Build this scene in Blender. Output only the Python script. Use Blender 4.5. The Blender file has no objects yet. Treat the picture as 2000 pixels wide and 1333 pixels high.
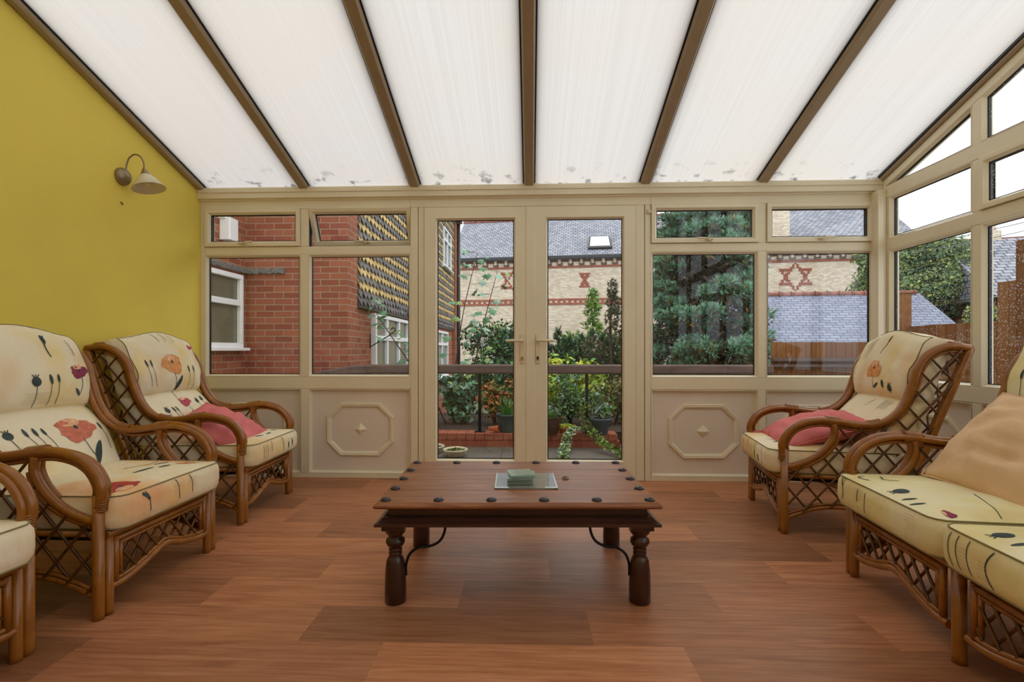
import bpy, bmesh, math, random
import numpy as np
from mathutils import Vector, Matrix, noise

random.seed(7)
S = bpy.context.scene
COL = S.collection
PI = math.pi

# ------------------------------------------------------------------ camera
cam_d = bpy.data.cameras.new('camera')
cam_d.sensor_width = 36.0
cam_d.lens = 950 / 2000 * 36.0
cam_d.shift_y = (684 - 666.5) / 2000
cam_d.clip_start = 0.05
cam_d.clip_end = 300
cam = bpy.data.objects.new('camera', cam_d)
COL.objects.link(cam)
cam.location = (0, 0, 0.96)
cam.rotation_euler = (math.radians(90), 0, math.radians(2.2))
S.camera = cam

# ------------------------------------------------------------------ light: overcast white sky
world = bpy.data.worlds.new('overcast_sky')
S.world = world
world.use_nodes = True
wn = world.node_tree
bg = wn.nodes['Background']
tc = wn.nodes.new('ShaderNodeTexCoord')
sepw = wn.nodes.new('ShaderNodeSeparateXYZ')
rampw = wn.nodes.new('ShaderNodeValToRGB')
wn.links.new(tc.outputs['Generated'], sepw.inputs[0])
wn.links.new(sepw.outputs['Z'], rampw.inputs[0])
rampw.color_ramp.elements[0].position = 0.0
rampw.color_ramp.elements[0].color = (0.80, 0.84, 0.90, 1)
rampw.color_ramp.elements[1].position = 0.6
rampw.color_ramp.elements[1].color = (1.0, 0.985, 0.97, 1)
wn.links.new(rampw.outputs['Color'], bg.inputs['Color'])
bg.inputs['Strength'].default_value = 1.35

S.view_settings.view_transform = 'Standard'
S.view_settings.look = 'None'
S.view_settings.gamma = 1.0
S.view_settings.exposure = 0.58
S.view_settings.use_curve_mapping = False
S.cycles.transparent_max_bounces = 24
S.cycles.max_bounces = 10
S.cycles.diffuse_bounces = 6

# ------------------------------------------------------------------ materials
def hexc(h):
    h = h.lstrip('#')
    o = []
    for i in (0, 2, 4):
        c = int(h[i:i + 2], 16) / 255
        o.append(c / 12.92 if c <= 0.04045 else ((c + 0.055) / 1.055) ** 2.4)
    return (*o, 1)

class NT:
    """small wrapper for node building"""
    def __init__(s, name):
        s.m = bpy.data.materials.new(name)
        s.m.use_nodes = True
        s.t = s.m.node_tree
        s.b = s.t.nodes['Principled BSDF']
        s.out = s.t.nodes['Material Output']
    def n(s, typ, **kw):
        x = s.t.nodes.new('ShaderNode' + typ)
        for k, v in kw.items():
            if k in x.inputs.keys():
                x.inputs[k].default_value = v
            else:
                setattr(x, k, v)
        return x
    def l(s, a, b):
        s.t.links.new(a, b)
    def set(s, **kw):
        for k, v in kw.items():
            s.b.inputs[k.replace('_', ' ')].default_value = v
    def noise(s, scale=5, detail=4, rough=0.5, vec=None, stretch=None, co='Object'):
        if vec is None:
            t = s.n('TexCoord')
            vec = t.outputs[co]
        if stretch:
            mp = s.n('Mapping')
            mp.inputs['Scale'].default_value = stretch
            s.l(vec, mp.inputs['Vector'])
            vec = mp.outputs['Vector']
        x = s.n('TexNoise')
        x.inputs['Scale'].default_value = scale
        x.inputs['Detail'].default_value = detail
        x.inputs['Roughness'].default_value = rough
        s.l(vec, x.inputs['Vector'])
        return x.outputs['Fac']
    def ramp(s, fac, stops, interp='LINEAR'):
        r = s.n('ValToRGB')
        r.color_ramp.interpolation = interp
        e = r.color_ramp.elements
        while len(e) < len(stops):
            e.new(0.5)
        for i, (p, c) in enumerate(stops):
            e[i].position = p
            e[i].color = hexc(c) if isinstance(c, str) else c
        s.l(fac, r.inputs[0])
        return r.outputs[0]
    def mix(s, fac, a, b, blend='MIX'):
        x = s.n('Mix', data_type='RGBA', blend_type=blend)
        if isinstance(fac, (int, float)):
            x.inputs[0].default_value = fac
        else:
            s.l(fac, x.inputs[0])
        for v, i in ((a, 6), (b, 7)):
            if isinstance(v, str):
                x.inputs[i].default_value = hexc(v)
            elif isinstance(v, tuple):
                x.inputs[i].default_value = v
            else:
                s.l(v, x.inputs[i])
        return x.outputs[2]
    def bump(s, h, strength=0.3, dist=0.01):
        x = s.n('Bump')
        x.inputs['Strength'].default_value = strength
        x.inputs['Distance'].default_value = dist
        s.l(h, x.inputs['Height'])
        s.l(x.outputs[0], s.b.inputs['Normal'])

def plain(name, col, rough=0.5, metal=0.0, var=0.06, scale=12, stretch=None, bump=0.0, spec=0.5, coat=0.0):
    k = NT(name)
    f = k.noise(scale, 4, 0.6, stretch=stretch)
    c = hexc(col)
    lo = tuple(x * (1 - var * 2) for x in c[:3]) + (1,)
    hi = tuple(min(1, x * (1 + var * 2)) for x in c[:3]) + (1,)
    k.l(k.ramp(f, [(0.3, lo), (0.7, hi)]), k.b.inputs['Base Color'])
    k.set(Roughness=rough, Metallic=metal, Specular_IOR_Level=spec, Coat_Weight=coat)
    if bump:
        k.bump(f, bump)
    return k.m

M = {}
M['upvc'] = plain('upvc_cream', '#e6dcc0', 0.35, var=0.02, scale=3)
M['upvc_panel'] = plain('upvc_panel', '#e2d6c6', 0.5, var=0.02, scale=3)
M['gasket'] = plain('black_gasket', '#17171a', 0.5, var=0.02)
M['yellow'] = plain('yellow_paint', '#e8d35a', 0.75, var=0.025, scale=1.2)
M['rear'] = plain('rear_wall_paint', '#ddd3bd', 0.8, var=0.03, scale=1.5)
M['rafter'] = plain('rafter_cap_backlit', '#a08f74', 0.5, var=0.03)  # brown-grey: the backlit dimness is put into the colour
M['handle'] = plain('cream_handle', '#dccfae', 0.3, var=0.02)
M['brass'] = plain('brass_lock', '#b59a3d', 0.3, metal=0.9)
M['black_metal'] = plain('black_iron', '#15151a', 0.45, metal=0.4)
M['stud'] = plain('dark_iron_stud', '#3a3a40', 0.33, metal=0.75)
M['nickel'] = plain('brushed_nickel', '#93836a', 0.35, metal=0.6)
M['cane'] = None
M['white_win'] = plain('white_window_frame', '#eceff2', 0.35, var=0.02)
M['dark_glass'] = plain('dark_room_glass', '#6b6a5c', 0.08, var=0.12, scale=3)
M['lead'] = plain('lead_flashing', '#6d6f6e', 0.6, var=0.2, scale=30)
M['wood_fence'] = None
M['soil'] = plain('soil', '#3f3328', 0.95, var=0.3, scale=30, bump=0.6)
M['bark'] = plain('bark', '#4d4034', 0.9, var=0.25, scale=20, stretch=(1, 1, 0.3), bump=0.5)
M['terracotta'] = plain('terracotta', '#b5623f', 0.8, var=0.12)
M['blue_glaze'] = plain('dark_blue_glaze', '#3d5361', 0.25, var=0.15)
M['green_pot'] = plain('dark_green_pot', '#2f4a4a', 0.4, var=0.15)
M['stone_white'] = plain('cream_stone', '#cfc3a4', 0.7, var=0.1)
M['screw'] = plain('dark_screw', '#4b431a', 0.5)
M['red_ridge'] = plain('red_ridge_tile', '#8d5a4e', 0.8, var=0.25, scale=6)
M['black_gutter'] = plain('black_gutter', '#22242a', 0.4)
M['deck'] = plain('seat_webbing', '#1d1712', 0.8)
M['piping'] = plain('piping_cord', '#877d52', 0.8)
M['piping_dark'] = plain('dark_piping_cord', '#5c5a48', 0.8)
M['pod'] = plain('seed_pod', '#6f5c1c', 0.5)
M['cornice_grey'] = plain('weathered_cornice', '#8f8478', 0.85, var=0.2)
M['cornice_dark'] = plain('dark_cornice_brick', '#745248', 0.85, var=0.2)
M['skylight'] = plain('skylight_glass', '#dfe8f0', 0.05)
M['wire'] = plain('overhead_wire', '#5a5d61', 0.6)

def cane():
    k = NT('amber_cane')
    f = k.noise(22, 5, 0.6)
    g = k.noise(6, 2, 0.5)
    c1 = k.ramp(f, [(0.3, '#784508'), (0.7, '#a96a1a')])
    c2 = k.mix(k.ramp(g, [(0.35, '#000000'), (0.7, '#ffffff')]), c1, '#8c5412')
    k.l(c2, k.b.inputs['Base Color'])
    k.set(Roughness=0.3, Specular_IOR_Level=0.5, Coat_Weight=0.25)
    return k.m
M['cane'] = cane()
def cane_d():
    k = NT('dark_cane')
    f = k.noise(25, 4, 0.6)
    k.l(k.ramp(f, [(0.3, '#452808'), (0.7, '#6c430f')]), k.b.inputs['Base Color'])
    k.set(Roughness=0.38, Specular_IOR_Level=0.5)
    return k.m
M['cane_dark'] = cane_d()

def fabric(name, base, warm, warm2, edge=None):
    k = NT(name)
    a = k.noise(5.0, 3, 0.5)
    b = k.noise(2.8, 2, 0.5, stretch=(1.3, 1, 0.8))
    c = k.noise(420, 2, 0.5)
    wr = k.noise(16, 3, 0.6, stretch=(1, 1, 0.5))
    c1 = k.mix(k.ramp(a, [(0.50, '#000000'), (0.70, '#ffffff')]), base, warm)
    c2 = k.mix(k.ramp(b, [(0.56, '#000000'), (0.72, '#ffffff')]), c1, warm2)
    c3 = k.mix(0.12, c2, c)
    k.l(c2, k.b.inputs['Base Color'])
    k.set(Roughness=0.85, Specular_IOR_Level=0.2)
    k.bump(wr, 0.35, 0.02)
    return k.m
M['fab'] = fabric('poppy_print_cotton', '#efe4c6', '#ecd79c', '#e6c795')
M['fab2'] = fabric('poppy_print_cotton_warm', '#ecdfbd', '#ecc587', '#e6a877')
M['fab_y'] = fabric('poppy_print_cotton_yellow', '#ece3ba', '#e8da9c', '#dcc98f')
M['pink'] = plain('pink_cotton', '#d97a7a', 0.85, var=0.05, scale=12, bump=0.35, spec=0.2)
M['peach'] = plain('peach_cotton', '#e2bf98', 0.85, var=0.04, scale=10, bump=0.35, spec=0.2)
for nm, c in (('ink', '#44504f'), ('ink2', '#56625f'), ('orange', '#dd9c62'), ('coral', '#cf7a62'), ('maroon', '#8d3f56'),
              ('red', '#b04a3e'), ('faint', '#b9a98c'), ('pale', '#e8b58c'), ('rose', '#bd5560')):
    M['p_' + nm] = plain('print_' + nm, c, 0.85, var=0.12, scale=40, spec=0.2)

def floor_mat():
    k = NT('oak_vinyl_plank')
    at = k.n('Attribute', attribute_name='tone')
    tc = k.n('TexCoord')
    mp = k.n('Mapping')
    mp.inputs['Scale'].default_value = (1.0, 9.0, 1.0)
    add = k.n('VectorMath', operation='ADD')
    mul = k.n('VectorMath', operation='SCALE')
    mul.inputs['Scale'].default_value = 37.0
    k.l(at.outputs['Color'], mul.inputs[0])
    k.l(tc.outputs['Object'], add.inputs[0])
    k.l(mul.outputs[0], add.inputs[1])
    k.l(add.outputs[0], mp.inputs['Vector'])
    nz = k.n('TexNoise'); nz.inputs['Scale'].default_value = 3.2; nz.inputs['Detail'].default_value = 6; nz.inputs['Distortion'].default_value = 0.9
    k.l(mp.outputs[0], nz.inputs['Vector'])
    mp2 = k.n('Mapping'); mp2.inputs['Scale'].default_value = (3.0, 70.0, 1.0)
    k.l(add.outputs[0], mp2.inputs['Vector'])
    nz2 = k.n('TexNoise'); nz2.inputs['Scale'].default_value = 3.0; nz2.inputs['Detail'].default_value = 4
    k.l(mp2.outputs[0], nz2.inputs['Vector'])
    wv = k.n('TexWave', wave_type='BANDS', bands_direction='Y')
    mp3 = k.n('Mapping'); mp3.inputs['Scale'].default_value = (0.55, 5.0, 1.0)
    k.l(add.outputs[0], mp3.inputs['Vector'])
    k.l(mp3.outputs[0], wv.inputs['Vector'])
    wv.inputs['Scale'].default_value = 2.6; wv.inputs['Distortion'].default_value = 7.0; wv.inputs['Detail'].default_value = 3; wv.inputs['Detail Scale'].default_value = 1.2
    c1 = k.ramp(nz.outputs['Fac'], [(0.28, '#9b6340'), (0.5, '#b17650'), (0.74, '#c08660')])
    c2 = k.mix(k.ramp(nz2.outputs['Fac'], [(0.38, '#ffffff'), (0.6, '#000000')]), c1, '#8a5538')
    c2b = k.mix(0.22, c1, c2)
    c3 = k.mix(k.ramp(wv.outputs['Fac'], [(0.0, (0.22,) * 3 + (1,)), (0.25, '#000000')]), c2b, '#75452e')
    sep = k.n('SeparateColor')
    k.l(at.outputs['Color'], sep.inputs[0])
    val = k.n('MapRange'); val.inputs['To Min'].default_value = 0.66; val.inputs['To Max'].default_value = 1.30
    k.l(sep.outputs[0], val.inputs['Value'])
    sc = k.n('VectorMath', operation='SCALE')
    k.l(c3, sc.inputs[0]); k.l(val.outputs[0], sc.inputs['Scale'])
    k.l(sc.outputs[0], k.b.inputs['Base Color'])
    k.set(Roughness=0.42, Specular_IOR_Level=0.4)
    k.bump(nz2.outputs['Fac'], 0.05, 0.002)
    return k.m
M['floor'] = floor_mat()

def table_mat():
    k = NT('dark_sheesham_wood')
    f = k.noise(6, 6, 0.6, stretch=(1, 9, 9))
    g = k.noise(2.5, 3, 0.5, stretch=(1, 4, 1))
    c = k.ramp(f, [(0.25, '#5c3118'), (0.5, '#8f5730'), (0.75, '#b0774a')])
    c = k.mix(k.ramp(g, [(0.4, '#000000'), (0.7, '#ffffff')]), c, '#7d4a28')
    k.l(c, k.b.inputs['Base Color'])
    k.set(Roughness=0.42, Specular_IOR_Level=0.4, Coat_Weight=0.12, Coat_Roughness=0.3)
    k.bump(f, 0.1, 0.004)
    return k.m
M['table'] = table_mat()
M['table_dark'] = plain('dark_stained_wood', '#3a1c0d', 0.35, var=0.2, scale=5, stretch=(1, 1, 4), coat=0.2)

def brick(name, c1, c2, mortar, w=0.225, h=0.075, ms=0.010, cm=None, dirt=None, bump=0.4):
    k = NT(name)
    tc = k.n('TexCoord')
    bt = k.n('TexBrick')
    k.l(tc.outputs['UV'], bt.inputs['Vector'])
    bt.inputs['Scale'].default_value = 1.0
    bt.inputs['Brick Width'].default_value = w
    bt.inputs['Row Height'].default_value = h
    bt.inputs['Mortar Size'].default_value = ms / 2
    bt.inputs['Mortar Smooth'].default_value = 0.2
    bt.inputs['Bias'].default_value = 0.0
    bt.inputs['Color1'].default_value = hexc(c1)
    bt.inputs['Color2'].default_value = hexc(c2)
    bt.inputs['Mortar'].default_value = hexc(mortar)
    nz = k.noise(9, 6, 0.65, vec=tc.outputs['UV'])
    c = k.mix(k.ramp(nz, [(0.45, '#000000'), (0.75, (0.32,) * 3 + (1,))]), bt.outputs['Color'], cm or c1)
    if dirt:
        n2 = k.noise(1.3, 5, 0.65, vec=tc.outputs['UV'])
        c = k.mix(k.ramp(n2, [(0.5, '#000000'), (0.75, (0.4,) * 3 + (1,))]), c, dirt)
    k.l(c, k.b.inputs['Base Color'])
    k.set(Roughness=0.85, Specular_IOR_Level=0.25)
    inv = k.n('Math', operation='SUBTRACT'); inv.inputs[0].default_value = 1.0
    k.l(bt.outputs['Fac'], inv.inputs[1])
    k.bump(inv.outputs[0], bump, 0.01)
    return k.m
M['red_brick'] = brick('red_brick', '#85483a', '#a3624b', '#a08a76', ms=0.012, cm='#8f4d3c', dirt='#7a4c40')
M['red_brick2'] = brick('bright_red_brick', '#9b5340', '#ad634a', '#96765f', w=0.105, h=0.11, cm='#874638')
M['cream_brick'] = brick('cream_brick', '#efe2cf', '#cbb9a4', '#a0958a', w=0.225, h=0.08, ms=0.016, cm='#e6d8c4', dirt='#b3a597', bump=0.15)
M['slate'] = brick('slate_roof', '#858b9b', '#adb0bb', '#474a55', w=0.30, h=0.20, ms=0.045, cm='#9a9ca6', dirt='#76787f', bump=0.5)
M['slate2'] = brick('blue_slate_roof', '#7b8196', '#9297ab', '#4a4e5e', w=0.26, h=0.12, ms=0.022, cm='#9298ad', dirt='#7d8296', bump=0.5)
M['fence'] = brick('orange_fence_board', '#875a34', '#6f4727', '#3c2413', w=0.11, h=9.0, ms=0.006, cm='#6f4526', dirt='#5f4128', bump=0.3)
M['rail_wood'] = plain('weathered_timber_rail', '#63504a', 0.7, var=0.15, scale=14, stretch=(0.2, 1, 1), bump=0.2)
M['tile_dark'] = plain('dark_pointed_tile', '#6c6a6e', 0.7, var=0.25, scale=7)
M['tile_ochre'] = plain('ochre_pointed_tile', '#c6aa73', 0.75, var=0.2, scale=7)
M['p_redbrick'] = plain('red_pattern_brick', '#9a5b4a', 0.85, var=0.15, scale=8)
M['paving'] = brick('wet_paving', '#6b665e', '#77716a', '#4c4842', w=0.6, h=0.6, ms=0.01, cm='#585550', dirt='#43403b', bump=0.1)
M['grass'] = plain('garden_ground', '#47502c', 0.95, var=0.3, scale=3, bump=0.5)

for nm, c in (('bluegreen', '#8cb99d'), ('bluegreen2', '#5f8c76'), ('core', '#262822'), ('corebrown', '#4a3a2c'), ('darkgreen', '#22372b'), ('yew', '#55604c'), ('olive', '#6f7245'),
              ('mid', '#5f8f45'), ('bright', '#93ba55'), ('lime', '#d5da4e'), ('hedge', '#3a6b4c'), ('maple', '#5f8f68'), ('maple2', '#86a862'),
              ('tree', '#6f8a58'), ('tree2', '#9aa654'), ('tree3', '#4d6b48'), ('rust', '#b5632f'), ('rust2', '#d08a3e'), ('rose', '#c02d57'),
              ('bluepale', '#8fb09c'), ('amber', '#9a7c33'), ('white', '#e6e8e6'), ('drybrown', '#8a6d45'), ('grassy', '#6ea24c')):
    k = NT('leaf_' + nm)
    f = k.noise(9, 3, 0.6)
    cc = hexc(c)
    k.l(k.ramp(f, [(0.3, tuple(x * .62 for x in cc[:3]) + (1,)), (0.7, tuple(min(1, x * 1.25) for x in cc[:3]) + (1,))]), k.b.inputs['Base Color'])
    k.set(Roughness=0.55, Specular_IOR_Level=0.35)
    M['l_' + nm] = k.m

def glass(name, tint=(0.97, 0.98, 0.97, 1), drops=False):
    k = NT(name)
    k.t.nodes.remove(k.b)
    tr = k.n('BsdfTransparent'); tr.inputs[0].default_value = tint
    gl = k.n('BsdfGlossy'); gl.inputs['Roughness'].default_value = 0.02
    lw = k.n('LayerWeight'); lw.inputs['Blend'].default_value = 0.5
    pw = k.n('Math', operation='POWER'); pw.inputs[1].default_value = 4.0; k.l(lw.outputs['Facing'], pw.inputs[0])
    fr = k.n('MapRange'); fr.inputs['To Min'].default_value = 0.028; fr.inputs['To Max'].default_value = 0.7; k.l(pw.outputs[0], fr.inputs['Value'])
    mx = k.n('MixShader')
    k.l(fr.outputs[0], mx.inputs[0]); k.l(tr.outputs[0], mx.inputs[1]); k.l(gl.outputs[0], mx.inputs[2])
    last = mx.outputs[0]
    if drops:
        tc = k.n('TexCoord')
        vo = k.n('TexVoronoi', feature='F1'); vo.inputs['Scale'].default_value = 75.0
        k.l(tc.outputs['Object'], vo.inputs['Vector'])
        n = k.noise(4, 3, 0.6)
        lt = k.n('Math', operation='LESS_THAN'); k.l(vo.outputs['Distance'], lt.inputs[0]); lt.inputs[1].default_value = 0.22
        gt = k.n('Math', operation='GREATER_THAN'); k.l(n, gt.inputs[0]); gt.inputs[1].default_value = 0.42
        m2 = k.n('Math', operation='MULTIPLY'); k.l(lt.outputs[0], m2.inputs[0]); k.l(gt.outputs[0], m2.inputs[1])
        m3 = k.n('Math', operation='MULTIPLY'); k.l(m2.outputs[0], m3.inputs[0]); m3.inputs[1].default_value = 0.28
        df = k.n('BsdfTranslucent'); df.inputs[0].default_value = (0.8, 0.82, 0.85, 1)
        mm = k.n('MixShader')
        k.l(m3.outputs[0], mm.inputs[0]); k.l(last, mm.inputs[1]); k.l(df.outputs[0], mm.inputs[2])
        last = mm.outputs[0]
    k.l(last, k.out.inputs[0])
    return k.m
M['glass'] = glass('window_glass')
M['glass_rain'] = glass('rain_spotted_glass', drops=True)

def clear_sheet():
    k = NT('clear_outer_skin')
    k.t.nodes.remove(k.b)
    tr = k.n('BsdfTransparent'); tr.inputs[0].default_value = (0.96, 0.96, 0.96, 1)
    k.l(tr.outputs[0], k.out.inputs[0])
    return k.m
M['poly_top'] = clear_sheet()
def poly_mat():
    k = NT('opal_polycarbonate')
    tc = k.n('TexCoord')
    # flutes run up the slope: vary along x only
    mp = k.n('Mapping'); mp.inputs['Scale'].default_value = (60, 0.15, 0.15)
    k.l(tc.outputs['Object'], mp.inputs['Vector'])
    st = k.n('TexNoise'); st.inputs['Scale'].default_value = 1.6; st.inputs['Detail'].default_value = 2
    k.l(mp.outputs[0], st.inputs['Vector'])
    big = k.noise(0.9, 2, 0.5, vec=tc.outputs['Object'])
    c = k.ramp(st.outputs['Fac'], [(0.3, (0.565, 0.56, 0.545, 1)), (0.7, (0.615, 0.61, 0.597, 1))])
    c = k.mix(k.ramp(big, [(0.45, '#000000'), (0.65, (0.6,) * 3 + (1,))]), c, (0.61, 0.58, 0.53, 1))
    # grime that has gathered at the lower edge of the sheets
    uv = k.n('SeparateXYZ'); k.l(tc.outputs['Object'], uv.inputs[0])
    low = k.n('MapRange'); low.inputs['From Min'].default_value = 3.36; low.inputs['From Max'].default_value = 3.58
    k.l(uv.outputs['Y'], low.inputs['Value'])
    sp = k.noise(11, 3, 0.6, vec=tc.outputs['Object'])
    spr = k.n('MapRange'); spr.inputs['From Min'].default_value = 0.57; spr.inputs['From Max'].default_value = 0.67
    k.l(sp, spr.inputs['Value'])
    ml = k.n('Math', operation='MULTIPLY'); k.l(low.outputs[0], ml.inputs[0]); k.l(spr.outputs[0], ml.inputs[1])
    c = k.mix(ml.outputs[0], c, (0.16, 0.17, 0.17, 1))
    tr = k.n('BsdfTranslucent'); k.l(c, tr.inputs[0])
    df = k.n('BsdfDiffuse'); k.l(c, df.inputs[0])
    mx = k.n('MixShader'); mx.inputs[0].default_value = 0.22
    k.l(tr.outputs[0], mx.inputs[1]); k.l(df.outputs[0], mx.inputs[2])
    k.t.nodes.remove(k.b)
    k.l(mx.outputs[0], k.out.inputs[0])
    return k.m
M['poly'] = poly_mat()

def green_glass():
    k = NT('frosted_green_glass')
    k.set(Base_Color=(0.62, 0.80, 0.70, 1), Roughness=0.22, Transmission_Weight=0.75, IOR=1.45, Specular_IOR_Level=0.7)
    return k.m
M['green_glass'] = green_glass()
def mat_glass():
    k = NT('clear_placemat_glass')
    k.set(Base_Color=(0.80, 0.88, 0.85, 1), Roughness=0.06, Transmission_Weight=0.85, IOR=1.45)
    return k.m
M['mat_glass'] = mat_glass()
M['edge_glint'] = plain('painted_edge_glint', '#cfdcd8', 0.15)  # pale colour that paints the reflection on the placemat's edges
def shade_glass():
    k = NT('opal_lamp_glass')
    k.set(Base_Color=hexc('#ddd5b8'), Roughness=0.25, Specular_IOR_Level=0.5)
    return k.m
M['shade'] = shade_glass()

# ------------------------------------------------------------------ mesh building
class MB:
    def __init__(s):
        s.v = []; s.f = []; s.mi = []; s.sm = []
    def add(s, verts, faces, mi=0, smooth=False):
        o = len(s.v)
        s.v.extend([tuple(p) for p in verts])
        for f in faces:
            s.f.append(tuple(i + o for i in f)); s.mi.append(mi); s.sm.append(smooth)
    def box(s, x0, x1, y0, y1, z0, z1, mi=0, mat=None):
        vs = [(x0, y0, z0), (x1, y0, z0), (x1, y1, z0), (x0, y1, z0), (x0, y0, z1), (x1, y0, z1), (x1, y1, z1), (x0, y1, z1)]
        if mat is not None:
            vs = [mat @ Vector(p) for p in vs]
        s.add(vs, [(0, 3, 2, 1), (4, 5, 6, 7), (0, 1, 5, 4), (1, 2, 6, 5), (2, 3, 7, 6), (3, 0, 4, 7)], mi)
    def tube(s, pts, r, n=8, closed=False, mi=0, cap=True):
        pts = [Vector(p) for p in pts]
        N = len(pts)
        rs = r if isinstance(r, (list, tuple)) else [r] * N
        up = None
        vs = []
        for i in range(N):
            if closed:
                t = pts[(i + 1) % N] - pts[i - 1]
            else:
                t = pts[min(i + 1, N - 1)] - pts[max(i - 1, 0)]
            if t.length < 1e-9:
                t = Vector((0, 0, 1))
            t.normalize()
            if up is None:
                a = Vector((0, 0, 1)) if abs(t.z) < 0.9 else Vector((1, 0, 0))
                up = (a - t * a.dot(t)).normalized()
            else:
                up = (up - t * up.dot(t))
                up = up.normalized() if up.length > 1e-6 else t.orthogonal().normalized()
            b = t.cross(up)
            for k in range(n):
                a = 2 * PI * k / n
                vs.append(pts[i] + (up * math.cos(a) + b * math.sin(a)) * rs[i])
        fs = []
        for i in range(N if closed else N - 1):
            j = (i + 1) % N
            for k in range(n):
                l = (k + 1) % n
                fs.append((i * n + k, i * n + l, j * n + l, j * n + k))
        s.add(vs, fs, mi, True)
        if cap and not closed:
            o = len(s.v) - len(vs)
            s.f.append(tuple(o + k for k in range(n))[::-1]); s.mi.append(mi); s.sm.append(False)
            s.f.append(tuple(o + (N - 1) * n + k for k in range(n))); s.mi.append(mi); s.sm.append(False)
    def lathe(s, prof, c=(0, 0, 0), n=20, mi=0, M4=None, cap=True):
        vs = []
        for r, z in prof:
            for k in range(n):
                a = 2 * PI * k / n
                p = Vector((r * math.cos(a), r * math.sin(a), z))
                p = (M4 @ p) if M4 is not None else p + Vector(c)
                vs.append(p)
        fs = []
        for i in range(len(prof) - 1):
            for k in range(n):
                l = (k + 1) % n
                fs.append((i * n + k, i * n + l, (i + 1) * n + l, (i + 1) * n + k))
        s.add(vs, fs, mi, True)
        if cap:
            o = len(s.v) - len(vs)
            s.f.append(tuple(o + k for k in range(n))[::-1]); s.mi.append(mi); s.sm.append(False)
            m = len(prof) - 1
            s.f.append(tuple(o + m * n + k for k in range(n))); s.mi.append(mi); s.sm.append(False)
    def grid(s, fn, nu, nv, mi=0, smooth=True, wrap=False, flip=False):
        vs = [fn(i / nu, j / nv) for i in range(nu + 1) for j in range(nv + 1)]
        fs = []
        for i in range(nu):
            for j in range(nv):
                a = i * (nv + 1) + j
                q = (a, a + nv + 1, a + nv + 2, a + 1)
                fs.append(q[::-1] if flip else q)
        s.add(vs, fs, mi, smooth)
    def prism(s, poly, fn0, fn1, mi=0):
        """poly of 2d points, fn0/fn1 map to 3d for the two faces"""
        n = len(poly)
        vs = [fn0(p) for p in poly] + [fn1(p) for p in poly]
        fs = [tuple(range(n))[::-1], tuple(range(n, 2 * n))]
        for i in range(n):
            j = (i + 1) % n
            fs.append((i, j, n + j, n + i))
        s.add(vs, fs, mi)
    def ring(s, poly, prof, fn, mi=0, mis=None):
        """mitred frame: poly convex ccw 2d; prof list of (inset, depth); fn(p2, depth) -> 3d"""
        n = len(poly)
        rows = []
        for ins, dep in prof:
            pp = inset(poly, ins)
            rows.append([fn(p, dep) for p in pp])
        for a in range(len(rows) - 1):
            vs = rows[a] + rows[a + 1]
            fs = [(i, (i + 1) % n, n + (i + 1) % n, n + i) for i in range(n)]
            s.add(vs, fs, mis[a] if mis else mi)
    def build(s, name, mats, parent=None, bevel=0, recalc=True, loc=None, uv=True, weld=False):
        me = bpy.data.meshes.new(name)
        me.from_pydata([tuple(p) for p in s.v], [], s.f)
        for m in mats:
            me.materials.append(M[m] if isinstance(m, str) else m)
        me.polygons.foreach_set('material_index', s.mi)
        me.polygons.foreach_set('use_smooth', s.sm)
        if recalc or weld:
            bm = bmesh.new(); bm.from_mesh(me)
            if weld:
                bmesh.ops.remove_doubles(bm, verts=bm.verts, dist=1e-5)
            if recalc:
                bmesh.ops.recalc_face_normals(bm, faces=bm.faces)
            bm.to_mesh(me); bm.free()
        if uv:
            box_uv(me)
        me.update()
        o = bpy.data.objects.new(name, me)
        COL.objects.link(o)
        if parent is not None:
            o.parent = parent
        if loc is not None:
            o.location = loc
        if bevel:
            b = o.modifiers.new('bevel', 'BEVEL'); b.width = bevel; b.segments = 2; b.limit_method = 'ANGLE'
        return o

def inset(poly, d):
    n = len(poly)
    if abs(d) < 1e-9:
        return list(poly)
    out = []
    for i in range(n):
        p0 = Vector(poly[i - 1]); p1 = Vector(poly[i]); p2 = Vector(poly[(i + 1) % n])
        e1 = (p1 - p0).normalized(); e2 = (p2 - p1).normalized()
        n1 = Vector((-e1.y, e1.x)); n2 = Vector((-e2.y, e2.x))
        b = n1 + n2
        k = d / max(0.15, (1 + n1.dot(n2)))
        out.append(tuple(p1 + b * k))
    return out

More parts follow.
